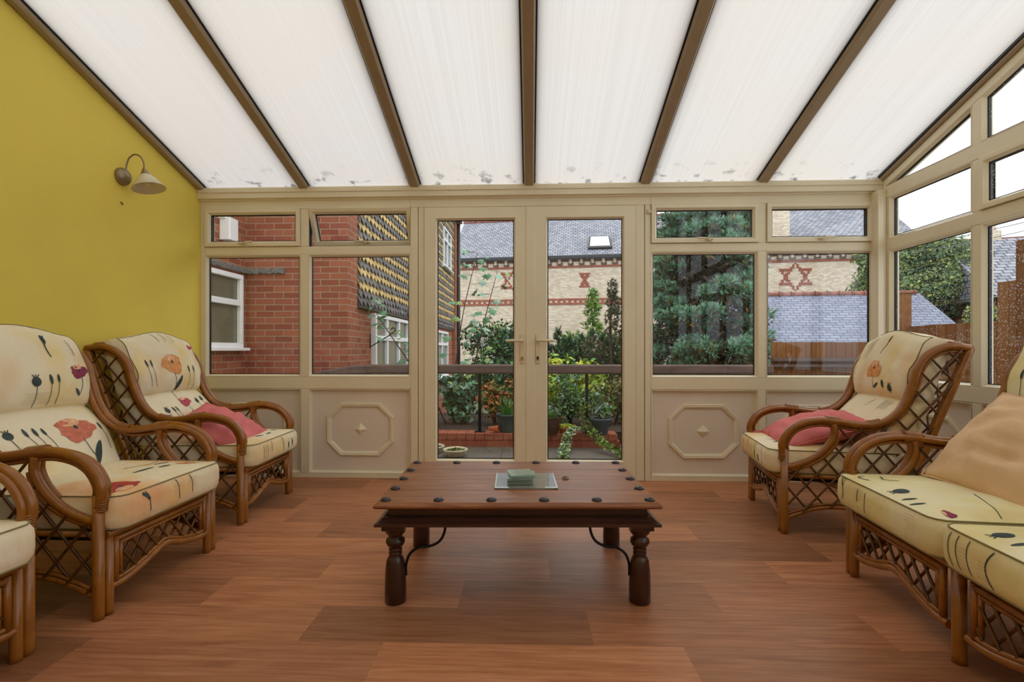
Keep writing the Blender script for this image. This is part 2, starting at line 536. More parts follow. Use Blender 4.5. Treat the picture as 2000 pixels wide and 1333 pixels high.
def box_uv(me):
    """metric box-mapped UVs from object space"""
    uvl = me.uv_layers.new(name='metric')
    nl = len(me.loops)
    co = np.empty(len(me.vertices) * 3); me.vertices.foreach_get('co', co); co = co.reshape(-1, 3)
    vi = np.empty(nl, dtype=np.int32); me.loops.foreach_get('vertex_index', vi)
    ls = np.empty(len(me.polygons), dtype=np.int32); me.polygons.foreach_get('loop_total', ls)
    nr = np.empty(len(me.polygons) * 3); me.polygons.foreach_get('normal', nr); nr = nr.reshape(-1, 3)
    nn = np.repeat(nr, ls, axis=0)
    c = co[vi]
    ax = np.argmax(np.abs(nn) * np.array([1, 1, 1.001]), axis=1)
    uv = np.where((ax == 0)[:, None], c[:, [1, 2]], np.where((ax == 1)[:, None], c[:, [0, 2]], c[:, [0, 1]]))
    # sloping roofs: measure along the slope
    slope = (np.abs(nn[:, 2]) > 0.3) & (np.abs(nn[:, 2]) < 0.97)
    hx = np.hypot(nn[:, 0], nn[:, 1]) + 1e-9
    tx = -nn[:, 1] / hx; ty = nn[:, 0] / hx
    u2 = c[:, 0] * tx + c[:, 1] * ty
    v2 = c[:, 2] / np.maximum(hx, 1e-3)
    uv = np.where(slope[:, None], np.stack([u2, v2], 1), uv)
    uvl.data.foreach_set('uv', uv.astype(np.float32).ravel())

def tag(o, label=None, cat=None, group=None, kind=None):
    if label: o['label'] = label
    if cat: o['category'] = cat
    if group: o['group'] = group
    if kind: o['kind'] = kind
    return o

def thing(name, label, cat, loc=(0, 0, 0), rz=0.0, group=None, kind=None):
    o = bpy.data.objects.new(name, None)
    COL.objects.link(o)
    o.location = loc; o.rotation_euler = (0, 0, rz)
    o.empty_display_size = 0.1
    return tag(o, label, cat, group, kind)

def struct(name, label=None):
    o = bpy.data.objects.new(name, None); COL.objects.link(o)
    o['kind'] = 'structure'
    if label: o['label'] = label
    return o

def catmull(pts, n=6, closed=False):
    pts = [Vector(p) for p in pts]
    N = len(pts); out = []
    R = N if closed else N - 1
    for i in range(R):
        if closed:
            p0, p1, p2, p3 = pts[i - 1], pts[i], pts[(i + 1) % N], pts[(i + 2) % N]
        else:
            p0, p1, p2, p3 = pts[max(i - 1, 0)], pts[i], pts[i + 1], pts[min(i + 2, N - 1)]
        for k in range(n):
            t = k / n
            out.append(0.5 * ((2 * p1) + (-p0 + p2) * t + (2 * p0 - 5 * p1 + 4 * p2 - p3) * t * t + (-p0 + 3 * p1 - 3 * p2 + p3) * t ** 3))
    if not closed:
        out.append(pts[-1])
    return out

# ================================================================== ROOM SHELL
XL, XR, YB, YF = -2.5, 2.5, 3.59, -1.6      # left, right, glazed end wall, rear wall
EAVE, PITCH = 2.178, 0.348                  # underside of sheets at the end wall, rise per metre
def roof_z(y): return EAVE + PITCH * (YB - y)

# floor: one sheet of plank-pattern vinyl
def build_floor():
    mb = MB(); tones = []; t = .3
    rng = random.Random(3)
    rows = [(-0.487, 0.473), (-0.774, 0.209), (-1.249, 0.705), (-0.893, 1.073), (-1.556, 1.405), (-1.095, 0.891), (-1.375, 0.55), (-1.424, 1.122), (-0.7, 0.4)]
    y0 = 1.585
    rot = math.radians(0.6)
    L = 0.975
    k = -15
    while True:
        ya = y0 + 0.2185 * (k - 1); yb = ya + 0.2185
        if ya > YB + 0.4: break
        j = rows[k][0] if 0 <= k < len(rows) else rng.uniform(0, L)
        x = j - L * math.ceil((j - XL + 0.3) / L)
        while x < XR + 0.3:
            t = (t + rng.uniform(.30, .62)) % 1.0
            mb.add([(x, ya, 0), (x + L, ya, 0), (x + L, yb, 0), (x, yb, 0)], [(0, 1, 2, 3)])
            tones.append((t, rng.random(), rng.random()))
            x += L
        k += 1
    # rotate slightly, then trim to the room
    c, s = math.cos(rot), math.sin(rot)
    mb.v = [(x * c - (y - 2) * s, x * s + (y - 2) * c + 2, z) for x, y, z in mb.v]
    me = bpy.data.meshes.new('floor'); me.from_pydata(mb.v, [], mb.f)
    ca = me.color_attributes.new('tone', 'FLOAT_COLOR', 'CORNER')
    for p in me.polygons:
        for li in p.loop_indices:
            ca.data[li].color = (*tones[p.index], 1)
    bm = bmesh.new(); bm.from_mesh(me)
    for co, no in (((XL, 0, 0), (-1, 0, 0)), ((XR, 0, 0), (1, 0, 0)), ((0, YB + 0.05, 0), (0, 1, 0)), ((0, YF, 0), (0, -1, 0))):
        g = bm.verts[:] + bm.edges[:] + bm.faces[:]
        bmesh.ops.bisect_plane(bm, geom=g, plane_co=co, plane_no=no, clear_outer=True)
    # thin dark joints between the planks
    bm.to_mesh(me); bm.free()
    me.materials.append(M['floor'])
    o = bpy.data.objects.new('floor', me); COL.objects.link(o)
    o['kind'] = 'structure'
    return o
build_floor()
mb = MB(); mb.box(XL - 0.1, XR + 0.1, YF - 0.1, YB + 0.09, -0.17, -0.004)
tag(mb.build('trim_9', ['upvc_panel']), kind='structure')    # the base slab the room stands on

# left wall, yellow plaster
mb = MB()
mb.prism([(YF, 0), (YB + 0.06, 0), (YB + 0.06, roof_z(YB) - 0.0), (YF, roof_z(YF))], lambda p: (XL, p[0], p[1]), lambda p: (XL - 0.2, p[0], p[1]))
tag(mb.build('wall_left', ['yellow']), kind='structure')
mb = MB(); mb.box(XL - 0.2, XR + 0.1, YF - 0.2, YF, 0, roof_z(YF) + 0.1)
tag(mb.build('wall_rear', ['rear']), kind='structure')

# ---- glazed end wall
def fy(p, d): return (p[0], YB + 0.0 + d, p[1])        # depth grows outwards
def rect(x0, x1, z0, z1): return [(x0, z0), (x1, z0), (x1, z1), (x0, z1)]
fr = MB()
A, B_ = 0.0, 0.07
def bar(x0, x1, z0, z1, d0=A, d1=B_): fr.box(x0, x1, YB + d0, YB + d1, z0, z1)
bar(-2.5, -2.462, 0, 2.087); bar(2.462, 2.5, 0, 2.087)
# bars: floor rail, mid rail, transom, head
for (xa, xb) in ((-2.462, -0.895), (0.878, 2.462)):
    bar(xa, xb, 0, 0.034); bar(xa, xb, 0.668, 0.758); bar(xa, xb, 1.678, 1.738); bar(xa, xb, 2.022, 2.087)
bar(-0.895, 0.878, 2.022, 2.087)
for x0, x1 in ((-1.728, -1.668), (1.648, 1.705)):
    bar(x0, x1, 0.034, 0.668); bar(x0, x1, 0.758, 1.678); bar(x0, x1, 1.738, 2.022)
bar(-0.895, -0.84, 0, 2.022); bar(-0.835, -0.79, 0, 2.022)
bar(0.835, 0.878, 0, 2.022); bar(0.768, 0.83, 0, 2.022)
# eaves beam: stepped inward with a rounded lower lip
fr.box(-2.5, 2.5, YB - 0.035, YB + 0.10, 2.094, 2.176)
fr.box(-2.5, 2.5, YB - 0.042, YB - 0.03, 2.135, 2.170)
fr.box(-2.5, 2.5, YB - 0.012, YB + 0.09, 2.082, 2.1)
fr.box(2.44, 2.5, YB - 0.075, YB + 0.0, 0.0, 2.087)     # corner post, inner quadrant
wall_back = tag(fr.build('wall_back', ['upvc'], bevel=0.004), kind='structure')

def bead(mb, poly, fn, d_in=0.0, w=0.016):
    """sloping glazing bead and the black gasket line at its foot"""
    mb.ring(poly, [(-0.002, d_in), (0.002, d_in - 0.002), (w, d_in + 0.022)], fn, 0)
    mb.ring(poly, [(w, d_in + 0.022), (w, d_in + 0.045)], fn, 1)
    mb.ring(inset(poly, w), [(0, d_in + 0.024), (0.005, d_in + 0.024)], fn, 1)

def pane(name, poly, fn, depth, parent, mat='glass', th=0.006):
    mb = MB()
    p = inset(poly, 0.004)
    mb.prism(p, lambda q: fn(q, depth), lambda q: fn(q, depth + th))
    return mb.build(name, [mat], parent)

def panel_with_octagon(mb, x0, x1, z0, z1, fn):
    mb.prism(rect(x0, x1, z0, z1), lambda q: fn(q, 0.030), lambda q: fn(q, 0.055), 1)
    # flat-top octagon moulding
    cx, cz = (x0 + x1) / 2, (z0 + z1) / 2 + 0.012
    w, h = 0.252, 0.198
    k, j = 0.148, 0.095
    oc = [(cx - k, cz - h), (cx + k, cz - h), (cx + w, cz - j), (cx + w, cz + j), (cx + k, cz + h), (cx - k, cz + h), (cx - w, cz + j), (cx - w, cz - j)]
    mb.ring(oc, [(0, 0.031), (0.001, 0.016), (0.006, 0.012), (0.012, 0.016), (0.016, 0.013), (0.030, 0.020), (0.032, 0.031)], fn, 0)
    # diamond boss, a low pyramid on a small step
    for r, d0 in ((0.048, 0.012),):
        q = [(cx, cz - r), (cx + r, cz), (cx, cz + r), (cx - r, cz)]
        vs = [fn(p, 0.031) for p in q] + [fn(p, 0.026) for p in inset(q, 0.003)] + [fn((cx, cz), 0.004)]
        mb.add(vs, [(0, 1, 5, 4), (1, 2, 6, 5), (2, 3, 7, 6), (3, 0, 4, 7), (4, 5, 8), (5, 6, 8), (6, 7, 8), (7, 4, 8)], 0)

def handle_lever(mb, x, z, fn, flip=1):
    """casement handle lying along the sash: base plate, pivot, tapered lever"""
    mb.prism(rect(x - 0.024, x + 0.024, z - 0.011, z + 0.011), lambda q: fn(q, -0.016), lambda q: fn(q, -0.024))
    pts = [fn((x + flip * a, z + 0.004 + b), d) for a, b, d in ((-0.03, -0.002, -0.034), (0.0, 0.0, -0.040), (0.03, 0.004, -0.044), (0.06, 0.005, -0.043), (0.085, 0.003, -0.042))]
    mb.tube(catmull(pts, 4), 0.0065, 8)
    mb.tube([fn((x, z), -0.02), fn((x, z), -0.045)], 0.009, 10)

def window_unit(idx, x0, x1, fn, lower, upper, opener=True, ajar=0.0, mat='glass', handle_x=0, flip=1, panel=None):
    """one bay: infill panel, big fixed light and top light"""
    root = struct('window_%d' % idx)
    b = MB()
    bead(b, rect(x0, x1, lower[0], lower[1]), fn)
    f = b.build('glazing_bead', ['upvc', 'gasket'], root)
    pane('pane', rect(x0 + .012, x1 - .012, lower[0] + .012, lower[1] - .012), fn, 0.03, root, mat)
    if upper:
        z0, z1 = upper
        if opener:
            s = MB()
            R = rect(0, x1 - x0, -(z1 - z0), 0)      # built from the hinge line (top)
            def sfn(p, d):
                a = ajar
                z = p[1]; y = d
                zz = z * math.cos(a) - y * math.sin(a) * 0
                yy = y - z * math.sin(a)
                return fn((x0 + p[0], z1 + zz), yy)
            s.ring(R, [(0.0, 0.045), (0.0, -0.014), (0.003, -0.016), (0.026, -0.016), (0.040, 0.006)], sfn, 0)
            s.ring(R, [(0.0, 0.045), (0.040, 0.045), (0.040, 0.03)], sfn, 0)
            s.ring(R, [(0.040, 0.006), (0.040, 0.04)], sfn, 1)
            s.ring(inset(R, .040), [(0, 0.009), (0.005, 0.009)], sfn, 1)
            so = s.build('top_light_sash', ['upvc', 'gasket'], root)
            pane('pane', inset(R, 0.038), sfn, 0.014, so, mat)
            h = MB(); handle_lever(h, handle_x - x0, -(z1 - z0) + 0.018, sfn, flip)
            tag(h.build('handle', ['handle'], so), 'cream lever handle')
            # dark rebate round the sash
            g = MB(); g.ring(rect(x0 - .001, x1 + .001, z0 - .001, z1 + .001), [(0.0, 0.012), (0.0, 0.06)], fn, 0)
            g.build('rebate', ['gasket'], root)
        else:
            t = MB(); bead(t, rect(x0, x1, z0, z1), fn); t.build('glazing_bead', ['upvc', 'gasket'], root)
            pane('pane', rect(x0 + .012, x1 - .012, z0 + .012, z1 - .012), fn, 0.03, root, mat)
    if panel:
        q = MB()
        bx = rect(x0, x1, panel[0], panel[1])
        q.ring(bx, [(-0.001, 0.0), (0.004, 0.0), (0.016, 0.030)], fn, 0)
        panel_with_octagon(q, x0, x1, panel[0], panel[1], fn)
        q.build('infill_panel', ['upvc', 'upvc_panel'], root)
    return root

LOW, UP, PAN = (0.760, 1.676), (1.740, 2.020), (0.036, 0.666)
window_unit(1, -2.460, -1.730, fy, LOW, UP, True, 0, handle_x=-2.155, flip=1, panel=PAN)
window_unit(2, -1.666, -0.897, fy, LOW, UP, True, math.radians(24), handle_x=-1.255, flip=-1, panel=PAN)
window_unit(3, 0.880, 1.646, fy, LOW, UP, True, 0, handle_x=1.285, flip=-1, panel=PAN)
window_unit(4, 1.707, 2.460, fy, LOW, UP, True, 0, handle_x=2.085, flip=1, panel=PAN)

# ---- French doors
def door_leaf(idx, x0, x1, hx, flip):
    root = struct('door_%d' % idx)
    R = rect(x0, x1, 0.012, 2.016)
    m = MB()
    gx0, gx1 = x0 + 0.078, x1 - 0.078
    G = rect(gx0, gx1, 0.135, 1.94)
    # leaf as four mitred members
    O = [fy(p, -0.012) for p in R]; I = [fy(p, -0.012) for p in G]
    O2 = [fy(p, 0.055) for p in R]; I2 = [fy(p, 0.055) for p in G]
    for i in range(4):
        j = (i + 1) % 4
        m.add([O[i], O[j], I[j], I[i], O2[i], O2[j], I2[j], I2[i]], [(0, 1, 2, 3), (4, 7, 6, 5), (0, 4, 5, 1), (3, 2, 6, 7)])
    m.ring(G, [(0, -0.012), (0.004, -0.014), (0.016, 0.010)], fy, 0)
    m.ring(G, [(0.016, 0.010), (0.016, 0.035)], fy, 1)
    m.ring(inset(G, .016), [(0, 0.013), (0.0065, 0.013)], fy, 1)
    m.build('door_leaf', ['upvc', 'gasket'], root)
    pane('pane', inset(G, 0.014), fy, 0.02, root)
    p = MB()
    pz = 0.965
    p.prism(rect(hx - 0.016, hx + 0.016, 0.86, 1.075), lambda q: fy(q, -0.013), lambda q: fy(q, -0.022))
    po = p.build('lock_plate', ['handle'], root, bevel=0.003)
    c = MB(); c.lathe([(0.008, 0), (0.008, 0.012)], n=12, M4=Matrix.Translation((hx, YB - 0.020, 0.905)) @ Matrix.Rotation(PI / 2, 4, 'X'))
    c.box(hx - 0.004, hx + 0.004, YB - 0.031, YB - 0.020, 0.885, 0.905)
    c.build('keyhole', ['brass' if idx == 1 else 'black_metal'], po)
    h = MB()
    h.tube([fy((hx, 1.028), -0.02), fy((hx, 1.028), -0.055)], 0.010, 10)
    h.tube(catmull([fy((hx + flip * a, 1.028 + b), d) for a, b, d in ((-0.004, 0, -0.052), (0.02, 0.001, -0.058), (0.06, 0, -0.058), (0.105, -0.001, -0.056), (0.118, -0.001, -0.052))], 4), [0.0095] * 17, 10)
    h.build('door_handle', ['handle'], root)
    return root
door_leaf(1, -0.787, -0.030, -0.062, -1)
door_leaf(2, 0.030, 0.765, 0.052, 1)
mb = MB()
mb.box(-0.034, 0.034, YB - 0.018, YB - 0.004, 0.012, 2.016)
mb.box(-0.79, 0.77, YB - 0.02, YB + 0.08, -0.003, 0.014)
tag(mb.build('trim_10', ['upvc'], bevel=0.004), kind='structure')   # meeting stile cover and threshold
# alarm contact on the frame beside the doors
mb = MB(); mb.box(0.848, 0.872, YB - 0.018, YB, 1.955, 1.985)
mb.box(0.853, 0.867, YB - 0.022, YB - 0.018, 1.962, 1.978)
mb.box(0.872, 0.886, YB - 0.012, YB, 1.958, 1.982)
tag(mb.build('contact_sensor', ['handle'], bevel=0.002), 'small cream contact sensor on the frame right of the French doors', 'sensor')

# ---- right glazed wall, runs towards the camera
def fx(p, d): return (XR + d, YB - p[0], p[1])     # p[0] measured back from the corner
wr = MB()
Lr = YB - YF
def rbar(a0, a1, z0, z1, d0=0.0, d1=0.07):
    if a1 - a0 < 1: d0, d1 = .0015, .068
    wr.box(XR + d0, XR + d1, YB - a1, YB - a0, z0, z1)
mull = [0.76 + 0.695 * i for i in range(7)]     # centres measured from the corner
rbar(0, Lr, 0, 0.034); rbar(0, Lr, 0.660, 0.752); rbar(0, Lr, 1.660, 1.735); rbar(0, Lr, 2.030, 2.115)
rbar(0, 0.098, 0.034, 2.03)
for c in mull:
    rbar(c - 0.030, c + 0.030, 0.034, 0.660); rbar(c - 0.030, c + 0.030, 0.752, 1.660); rbar(c - 0.030, c + 0.030, 1.735, 2.030)
    y = YB - c
    wr.box(XR + .0015, XR + 0.068, y - 0.03, y + 0.03, 2.113, roof_z(y) - 0.05)
# sloping chord under the roof sheets
wr.prism([(0, EAVE - 0.085), (0, EAVE - 0.003), (Lr, EAVE + PITCH * Lr - 0.003), (Lr, EAVE + PITCH * Lr - 0.085)], lambda p: (XR - 0.001, YB - p[0], p[1]), lambda p: (XR + 0.072, YB - p[0], p[1]))
wr.prism([(-0.02, EAVE - 0.012), (-0.02, EAVE + 0.03), (Lr, EAVE + PITCH * Lr + 0.03), (Lr, EAVE + PITCH * Lr - 0.012)], lambda p: (XR - 0.02, YB - p[0], p[1]), lambda p: (XR + 0.07, YB - p[0], p[1]))
tag(wr.build('wall_right', ['upvc'], bevel=0.004), kind='structure')
edges = [0.098] + [v for c in mull for v in (c - 0.030, c + 0.030)] + [Lr]
wi = 5
for k in range(0, len(edges) - 1, 2):
    a0, a1 = edges[k], edges[k + 1]
    if a1 - a0 < 0.2: continue
    w = window_unit(wi, a0, a1, fx, (0.754, 1.658), (1.737, 2.028), opener=(k == 2), mat='glass_rain', handle_x=(a0 + a1) / 2, panel=(0.036, 0.658))
    # raking light above the head rail
    za = EAVE - 0.085 + PITCH * a0; zb = EAVE - 0.085 + PITCH * a1
    if k == 0:
        x_s = (2.117 - (EAVE - 0.085)) / PITCH + 0.004
        tri = [(x_s, 2.117), (a1, 2.117), (a1, zb)]
    else:
        tri = [(a0, 2.117), (a1, 2.117), (a1, zb), (a0, za)]
    t = MB(); bead(t, tri, fx, w=0.014); t.build('raking_bead', ['upvc', 'gasket'], w)
    pane('raking_pane', inset(tri, 0.008), fx, 0.03, w, 'glass_rain')
    wi += 1

# ---- roof: opal sheets and rafter caps with backlit shade in their colour
ceil = struct('ceiling')
raf = [-2.472, -1.688, -0.853, -0.012, 0.830, 1.668, 2.49]
for i in range(6):
    x0, x1 = raf[i] + 0.03, raf[i + 1] - 0.03
    m = MB()
    y0, y1 = YB + 0.25, YF - 0.1
    a = [(x0, y0, roof_z(y0)), (x1, y0, roof_z(y0)), (x1, y1, roof_z(y1)), (x0, y1, roof_z(y1))]
    up = [(x, y, z + 0.018) for x, y, z in a]
    m.add(a, [(0, 1, 2, 3)], 0)
    m.add(up, [(0, 3, 2, 1)], 1)
    m.add(a + up, [(0, 4, 5, 1), (1, 5, 6, 2), (2, 6, 7, 3), (3, 7, 4, 0)], 1)
    m.build('roof_sheet', ['poly', 'poly_top'], ceil)
for i, x in enumerate(raf):
    m = MB()
    w = 0.036
    if i == 0: xa, xb = XL, -2.448
    elif i == 6: xa, xb = 2.478, 2.5
    else: xa, xb = x - w, x + w
    y0, y1 = YB - 0.03, YF
    def cs(y, x_, dz): return (x_, y, roof_z(y) + dz)
    # under-cap with chamfered edges
    prof = [(xa, 0.0), (xa, -0.022), (xa + 0.009, -0.034), (xb - 0.009, -0.034), (xb, -0.022), (xb, 0.0)]
    m.add([cs(y0, a, b) for a, b in prof] + [cs(y1, a, b) for a, b in prof], [(k, (k + 1) % 6, 6 + (k + 1) % 6, 6 + k) for k in range(6)] + [tuple(range(6)), tuple(range(6, 12))], 0)
    for (ga, gb) in ((xa - 0.009, xa), (xb, xb + 0.009)):
        if (i == 0 and gb <= XL + 0.001) or (i == 6 and ga > 2.495): continue
        m.add([cs(y0, ga, -0.006), cs(y0, gb, -0.006), cs(y0, gb, 0.02), cs(y0, ga, 0.02), cs(y1, ga, -0.006), cs(y1, gb, -0.006), cs(y1, gb, 0.02), cs(y1, ga, 0.02)],
              [(0, 1, 5, 4), (1, 2, 6, 5), (2, 3, 7, 6), (3, 0, 4, 7), (0, 3, 2, 1), (4, 5, 6, 7)], 1)
    # outer cap
    ya = YB + 0.25
    m.add([(xa - 0.02, ya, roof_z(ya) + 0.02), (xb + 0.02, ya, roof_z(ya) + 0.02), (xb + 0.02, ya, roof_z(ya) + 0.045), (xa - 0.02, ya, roof_z(ya) + 0.045)] + [cs(y1, xa - .02, .02), cs(y1, xb + .02, .02), cs(y1, xb + .02, .045), cs(y1, xa - .02, .045)],
          [(0, 1, 5, 4), (1, 2, 6, 5), (2, 3, 7, 6), (3, 0, 4, 7), (0, 3, 2, 1), (4, 5, 6, 7)], 0)
    tag(m.build('trim_%d' % (i + 1), ['rafter', 'gasket']), kind='structure')
m = MB(); m.box(-2.6, 2.6, YB + 0.25, YB + 0.34, 2.075, 2.15)
tag(m.build('trim_8', ['white_win']), kind='structure')    # outside gutter

# ================================================================== CANE SUITE
ARM = [(0, .40), (-.012, .455), (.0, .50), (.035, .548), (.09, .580), (.17, .596), (.25, .590), (.36, .576), (.45, .590), (.515, .636), (.560, .705), (.592, .80), (.612, .872), (.650, .930), (.705, .966), (.765, .979), (.835, .968)]
LOOP = [(.232, .578), (.236, .525), (.205, .462), (.155, .412), (.095, .375), (.03, .352), (.0, .35)]
REAR = [(.835, .968), (.745, .73), (.672, .535), (.60, .34), (.55, .16), (.525, 0.0)]
ARCH = [(.0, .078), (.07, .108), (.16, .140), (.27, .150), (.38, .138), (.48, .105), (.54, .075)]

def P3(b, y, z): return Vector((-b, y, z))

def clip_line(poly, p, d):
    """segments of the line p + t d inside polygon poly"""
    ts = []
    n = len(poly)
    for i in range(n):
        a = poly[i]; b = poly[(i + 1) % n]
        ex, ey = b[0] - a[0], b[1] - a[1]
        den = d[0] * ey - d[1] * ex
        if abs(den) < 1e-12: continue
        t = ((a[0] - p[0]) * ey - (a[1] - p[1]) * ex) / den
        u = ((a[0] - p[0]) * d[1] - (a[1] - p[1]) * d[0]) / den
        if 0 <= u < 1: ts.append(t)
    ts.sort()
    return [(ts[i], ts[i + 1]) for i in range(0, len(ts) - 1, 2) if ts[i + 1] - ts[i] > 0.015]

def lattice(mb, poly, fn, step=0.075, ang=48, r=0.0055, phase=0.0, off=0.005):
    for si, sg in enumerate((1, -1)):
        a = math.radians(ang) * sg
        d = (math.cos(a), math.sin(a)); nrm = (-d[1], d[0])
        vals = [q[0] * nrm[0] + q[1] * nrm[1] for q in poly]
        k = math.floor(min(vals) / step)
        while k * step + phase < max(vals):
            c = k * step + phase
            p = (nrm[0] * c, nrm[1] * c)
            for t0, t1 in clip_line(poly, p, d):
                A_ = fn((p[0] + d[0] * t0, p[1] + d[1] * t0), off * sg)
                B2 = fn((p[0] + d[0] * t1, p[1] + d[1] * t1), off * sg)
                mb.tube([A_, B2], r, 6, cap=False)
            k += 1

def flat(l): return [(p.x, p.y) for p in l]
def cm2(l, n=5): return [(p.x, p.y) for p in catmull([(a, b, 0) for a, b in l], n)]

def blob2(cx, cz, rf, rings=3, n=22):
    """filled outline as rings: list of rings of 2d points, outermost last"""
    return [[(cx + rf(2 * PI * k / n)[0] * j / rings, cz + rf(2 * PI * k / n)[1] * j / rings) for k in range(n)] for j in range(0, rings + 1)]

class Print:
    """printed motifs laid on a cushion face: everything in metres on the cloth"""
    def __init__(s, mb, surf, slots, lift=0.0012):
        s.mb = mb; s.surf = surf; s.slots = slots; s.lift = lift
    def pt(s, p, extra=0.0):
        e = 0.004
        a = s.surf(p[0], p[1]); b = s.surf(p[0] + e, p[1]); c = s.surf(p[0], p[1] + e)
        n = (b - a).cross(c - a)
        n = n.normalized() if n.length > 1e-12 else Vector((0, 0, 1))
        return a + n * (s.lift + extra)
    def blob(s, cx, cz, rf, ink, rings=3, n=22, extra=0.0):
        R = blob2(cx, cz, rf, rings, n)
        vs = [s.pt((cx, cz), extra)]
        for j in range(1, rings + 1):
            vs += [s.pt(p, extra) for p in R[j]]
        fs = [(0, 1 + k, 1 + (k + 1) % n) for k in range(n)]
        for j in range(rings - 1):
            o = 1 + j * n
            fs += [(o + k, o + n + k, o + n + (k + 1) % n, o + (k + 1) % n) for k in range(n)]
        s.mb.add(vs, fs, s.slots[ink], True)
    def line(s, pts, w, ink, n=6, extra=0.0):
        pts = cm2(pts, n) if len(pts) > 2 else [tuple(np.array(pts[0]) * (1 - t) + np.array(pts[1]) * t) for t in np.linspace(0, 1, 6)]
        N = len(pts); vs = []
        for i, p in enumerate(pts):
            q = pts[min(i + 1, N - 1)]; o = pts[max(i - 1, 0)]
            dx, dz = q[0] - o[0], q[1] - o[1]
            L = math.hypot(dx, dz) + 1e-9
            ww = w(i / (N - 1)) if callable(w) else w
            vs += [s.pt((p[0] - dz / L * ww / 2, p[1] + dx / L * ww / 2), extra), s.pt((p[0] + dz / L * ww / 2, p[1] - dx / L * ww / 2), extra)]
        s.mb.add(vs, [(2 * i, 2 * i + 1, 2 * i + 3, 2 * i + 2) for i in range(N - 1)], s.slots[ink], True)
    def poppy(s, x, z, k=1.0, ink='orange', tilt=0.0, stem=True, seed=0):
        rg = random.Random(seed)
        ph = rg.uniform(0, 6)
        def rf(a):
            r = 1 + .13 * math.sin(3 * a + ph) + .07 * math.sin(7 * a + ph * 2) + .03 * math.sin(13 * a)
            return (.055 * k * r * math.cos(a), .037 * k * r * math.sin(a) * (1.15 if math.sin(a) < 0 else .9))
        s.blob(x, z, rf, ink)
        def rf2(a): return (.030 * k * math.cos(a), (.014 * k * math.sin(a)))
        s.blob(x - .008 * k, z + .022 * k, rf2, 'pale', 1, 12, extra=.0004)
        s.blob(x, z + .004 * k, lambda a: (.006 * k * math.cos(a), .007 * k * math.sin(a)), 'ink', 1, 10, extra=.0008)
        if stem:
            s.line([(x, z - .038 * k), (x + .008 * k, z - .075 * k), (x + .014 * k, z - .11 * k), (x + .006 * k, z - .16 * k)], .0032, 'ink')
            s.line([(x + .012 * k, z - .115 * k), (x + .024 * k, z - .085 * k), (x + .045 * k, z - .05 * k)], lambda t: .0005 + .020 * k * math.sin(PI * t) ** .8, 'ink')
    def seed_head(s, x, z, k=1.0, stem=.09, bend=.012):
        s.blob(x, z, lambda a: (.014 * k * math.cos(a), .015 * k * math.sin(a)), 'ink', 2, 16)
        for q in (-1, 0, 1):
            s.line([(x + q * .004, z + .012 * k), (x + q * .010 * k, z + .022 * k)], .004, 'ink')
        s.line([(x, z - .012), (x + bend * .5, z - .012 - stem * .5), (x + bend, z - .012 - stem)], .003, 'ink')
    def bud(s, x, z, stem=.07, bend=.008, k=1.0):
        s.line([(x - .001, z + .018 * k), (x, z), (x + .001, z - .016 * k)], lambda t: .001 + .010 * k * math.sin(PI * min(1, t * .9 + .05)), 'ink')
        s.line([(x, z - .014 * k), (x + bend * .5, z - .014 - stem * .5), (x + bend, z - .014 - stem)], .0026, 'ink2')
    def script(s, x, z, w=.07, n=5, gap=.007, seed=1):
        rg = random.Random(seed)
        for i in range(n):
            a = x - w / 2 + rg.uniform(0, w * .2); b = x + w / 2 - rg.uniform(0, w * .25)
            s.line([(a, z - i * gap), ((a + b) / 2, z - i * gap + .001), (b, z - i * gap)], .0011, 'faint', 3)
    def leaf(s, x, z, dx, dz, w=.018):
        s.line([(x, z), (x + dx * .5 + dz * .08, z + dz * .5), (x + dx, z + dz)], lambda t: .0005 + w * math.sin(PI * t) ** .8, 'ink')
    def wash(s, x, z, rx, rz, ink='pale'):
        return      # the soft washes are in the cloth itself

INKS = ['ink', 'ink2', 'orange', 'coral', 'maroon', 'red', 'faint', 'pale', 'rose']
def slots(base): return {k: base + i for i, k in enumerate(INKS)}
PMATS = ['p_' + k for k in INKS]

def rr_point(a, b, hx, hy, R):
    """point of the unit square mapped into a rounded rectangle"""
    m = max(abs(a), abs(b), 1e-9)
    x, y = a / m * hx, b / m * hy
    cx, cy = hx - R, hy - R
    ax, ay = abs(x), abs(y)
    if ax > cx and ay > cy:
        dx, dy = ax - cx, ay - cy
        L = math.hypot(dx, dy)
        ax, ay = cx + dx / L * R, cy + dy / L * R
    return math.copysign(ax, x) * m, math.copysign(ay, y) * m

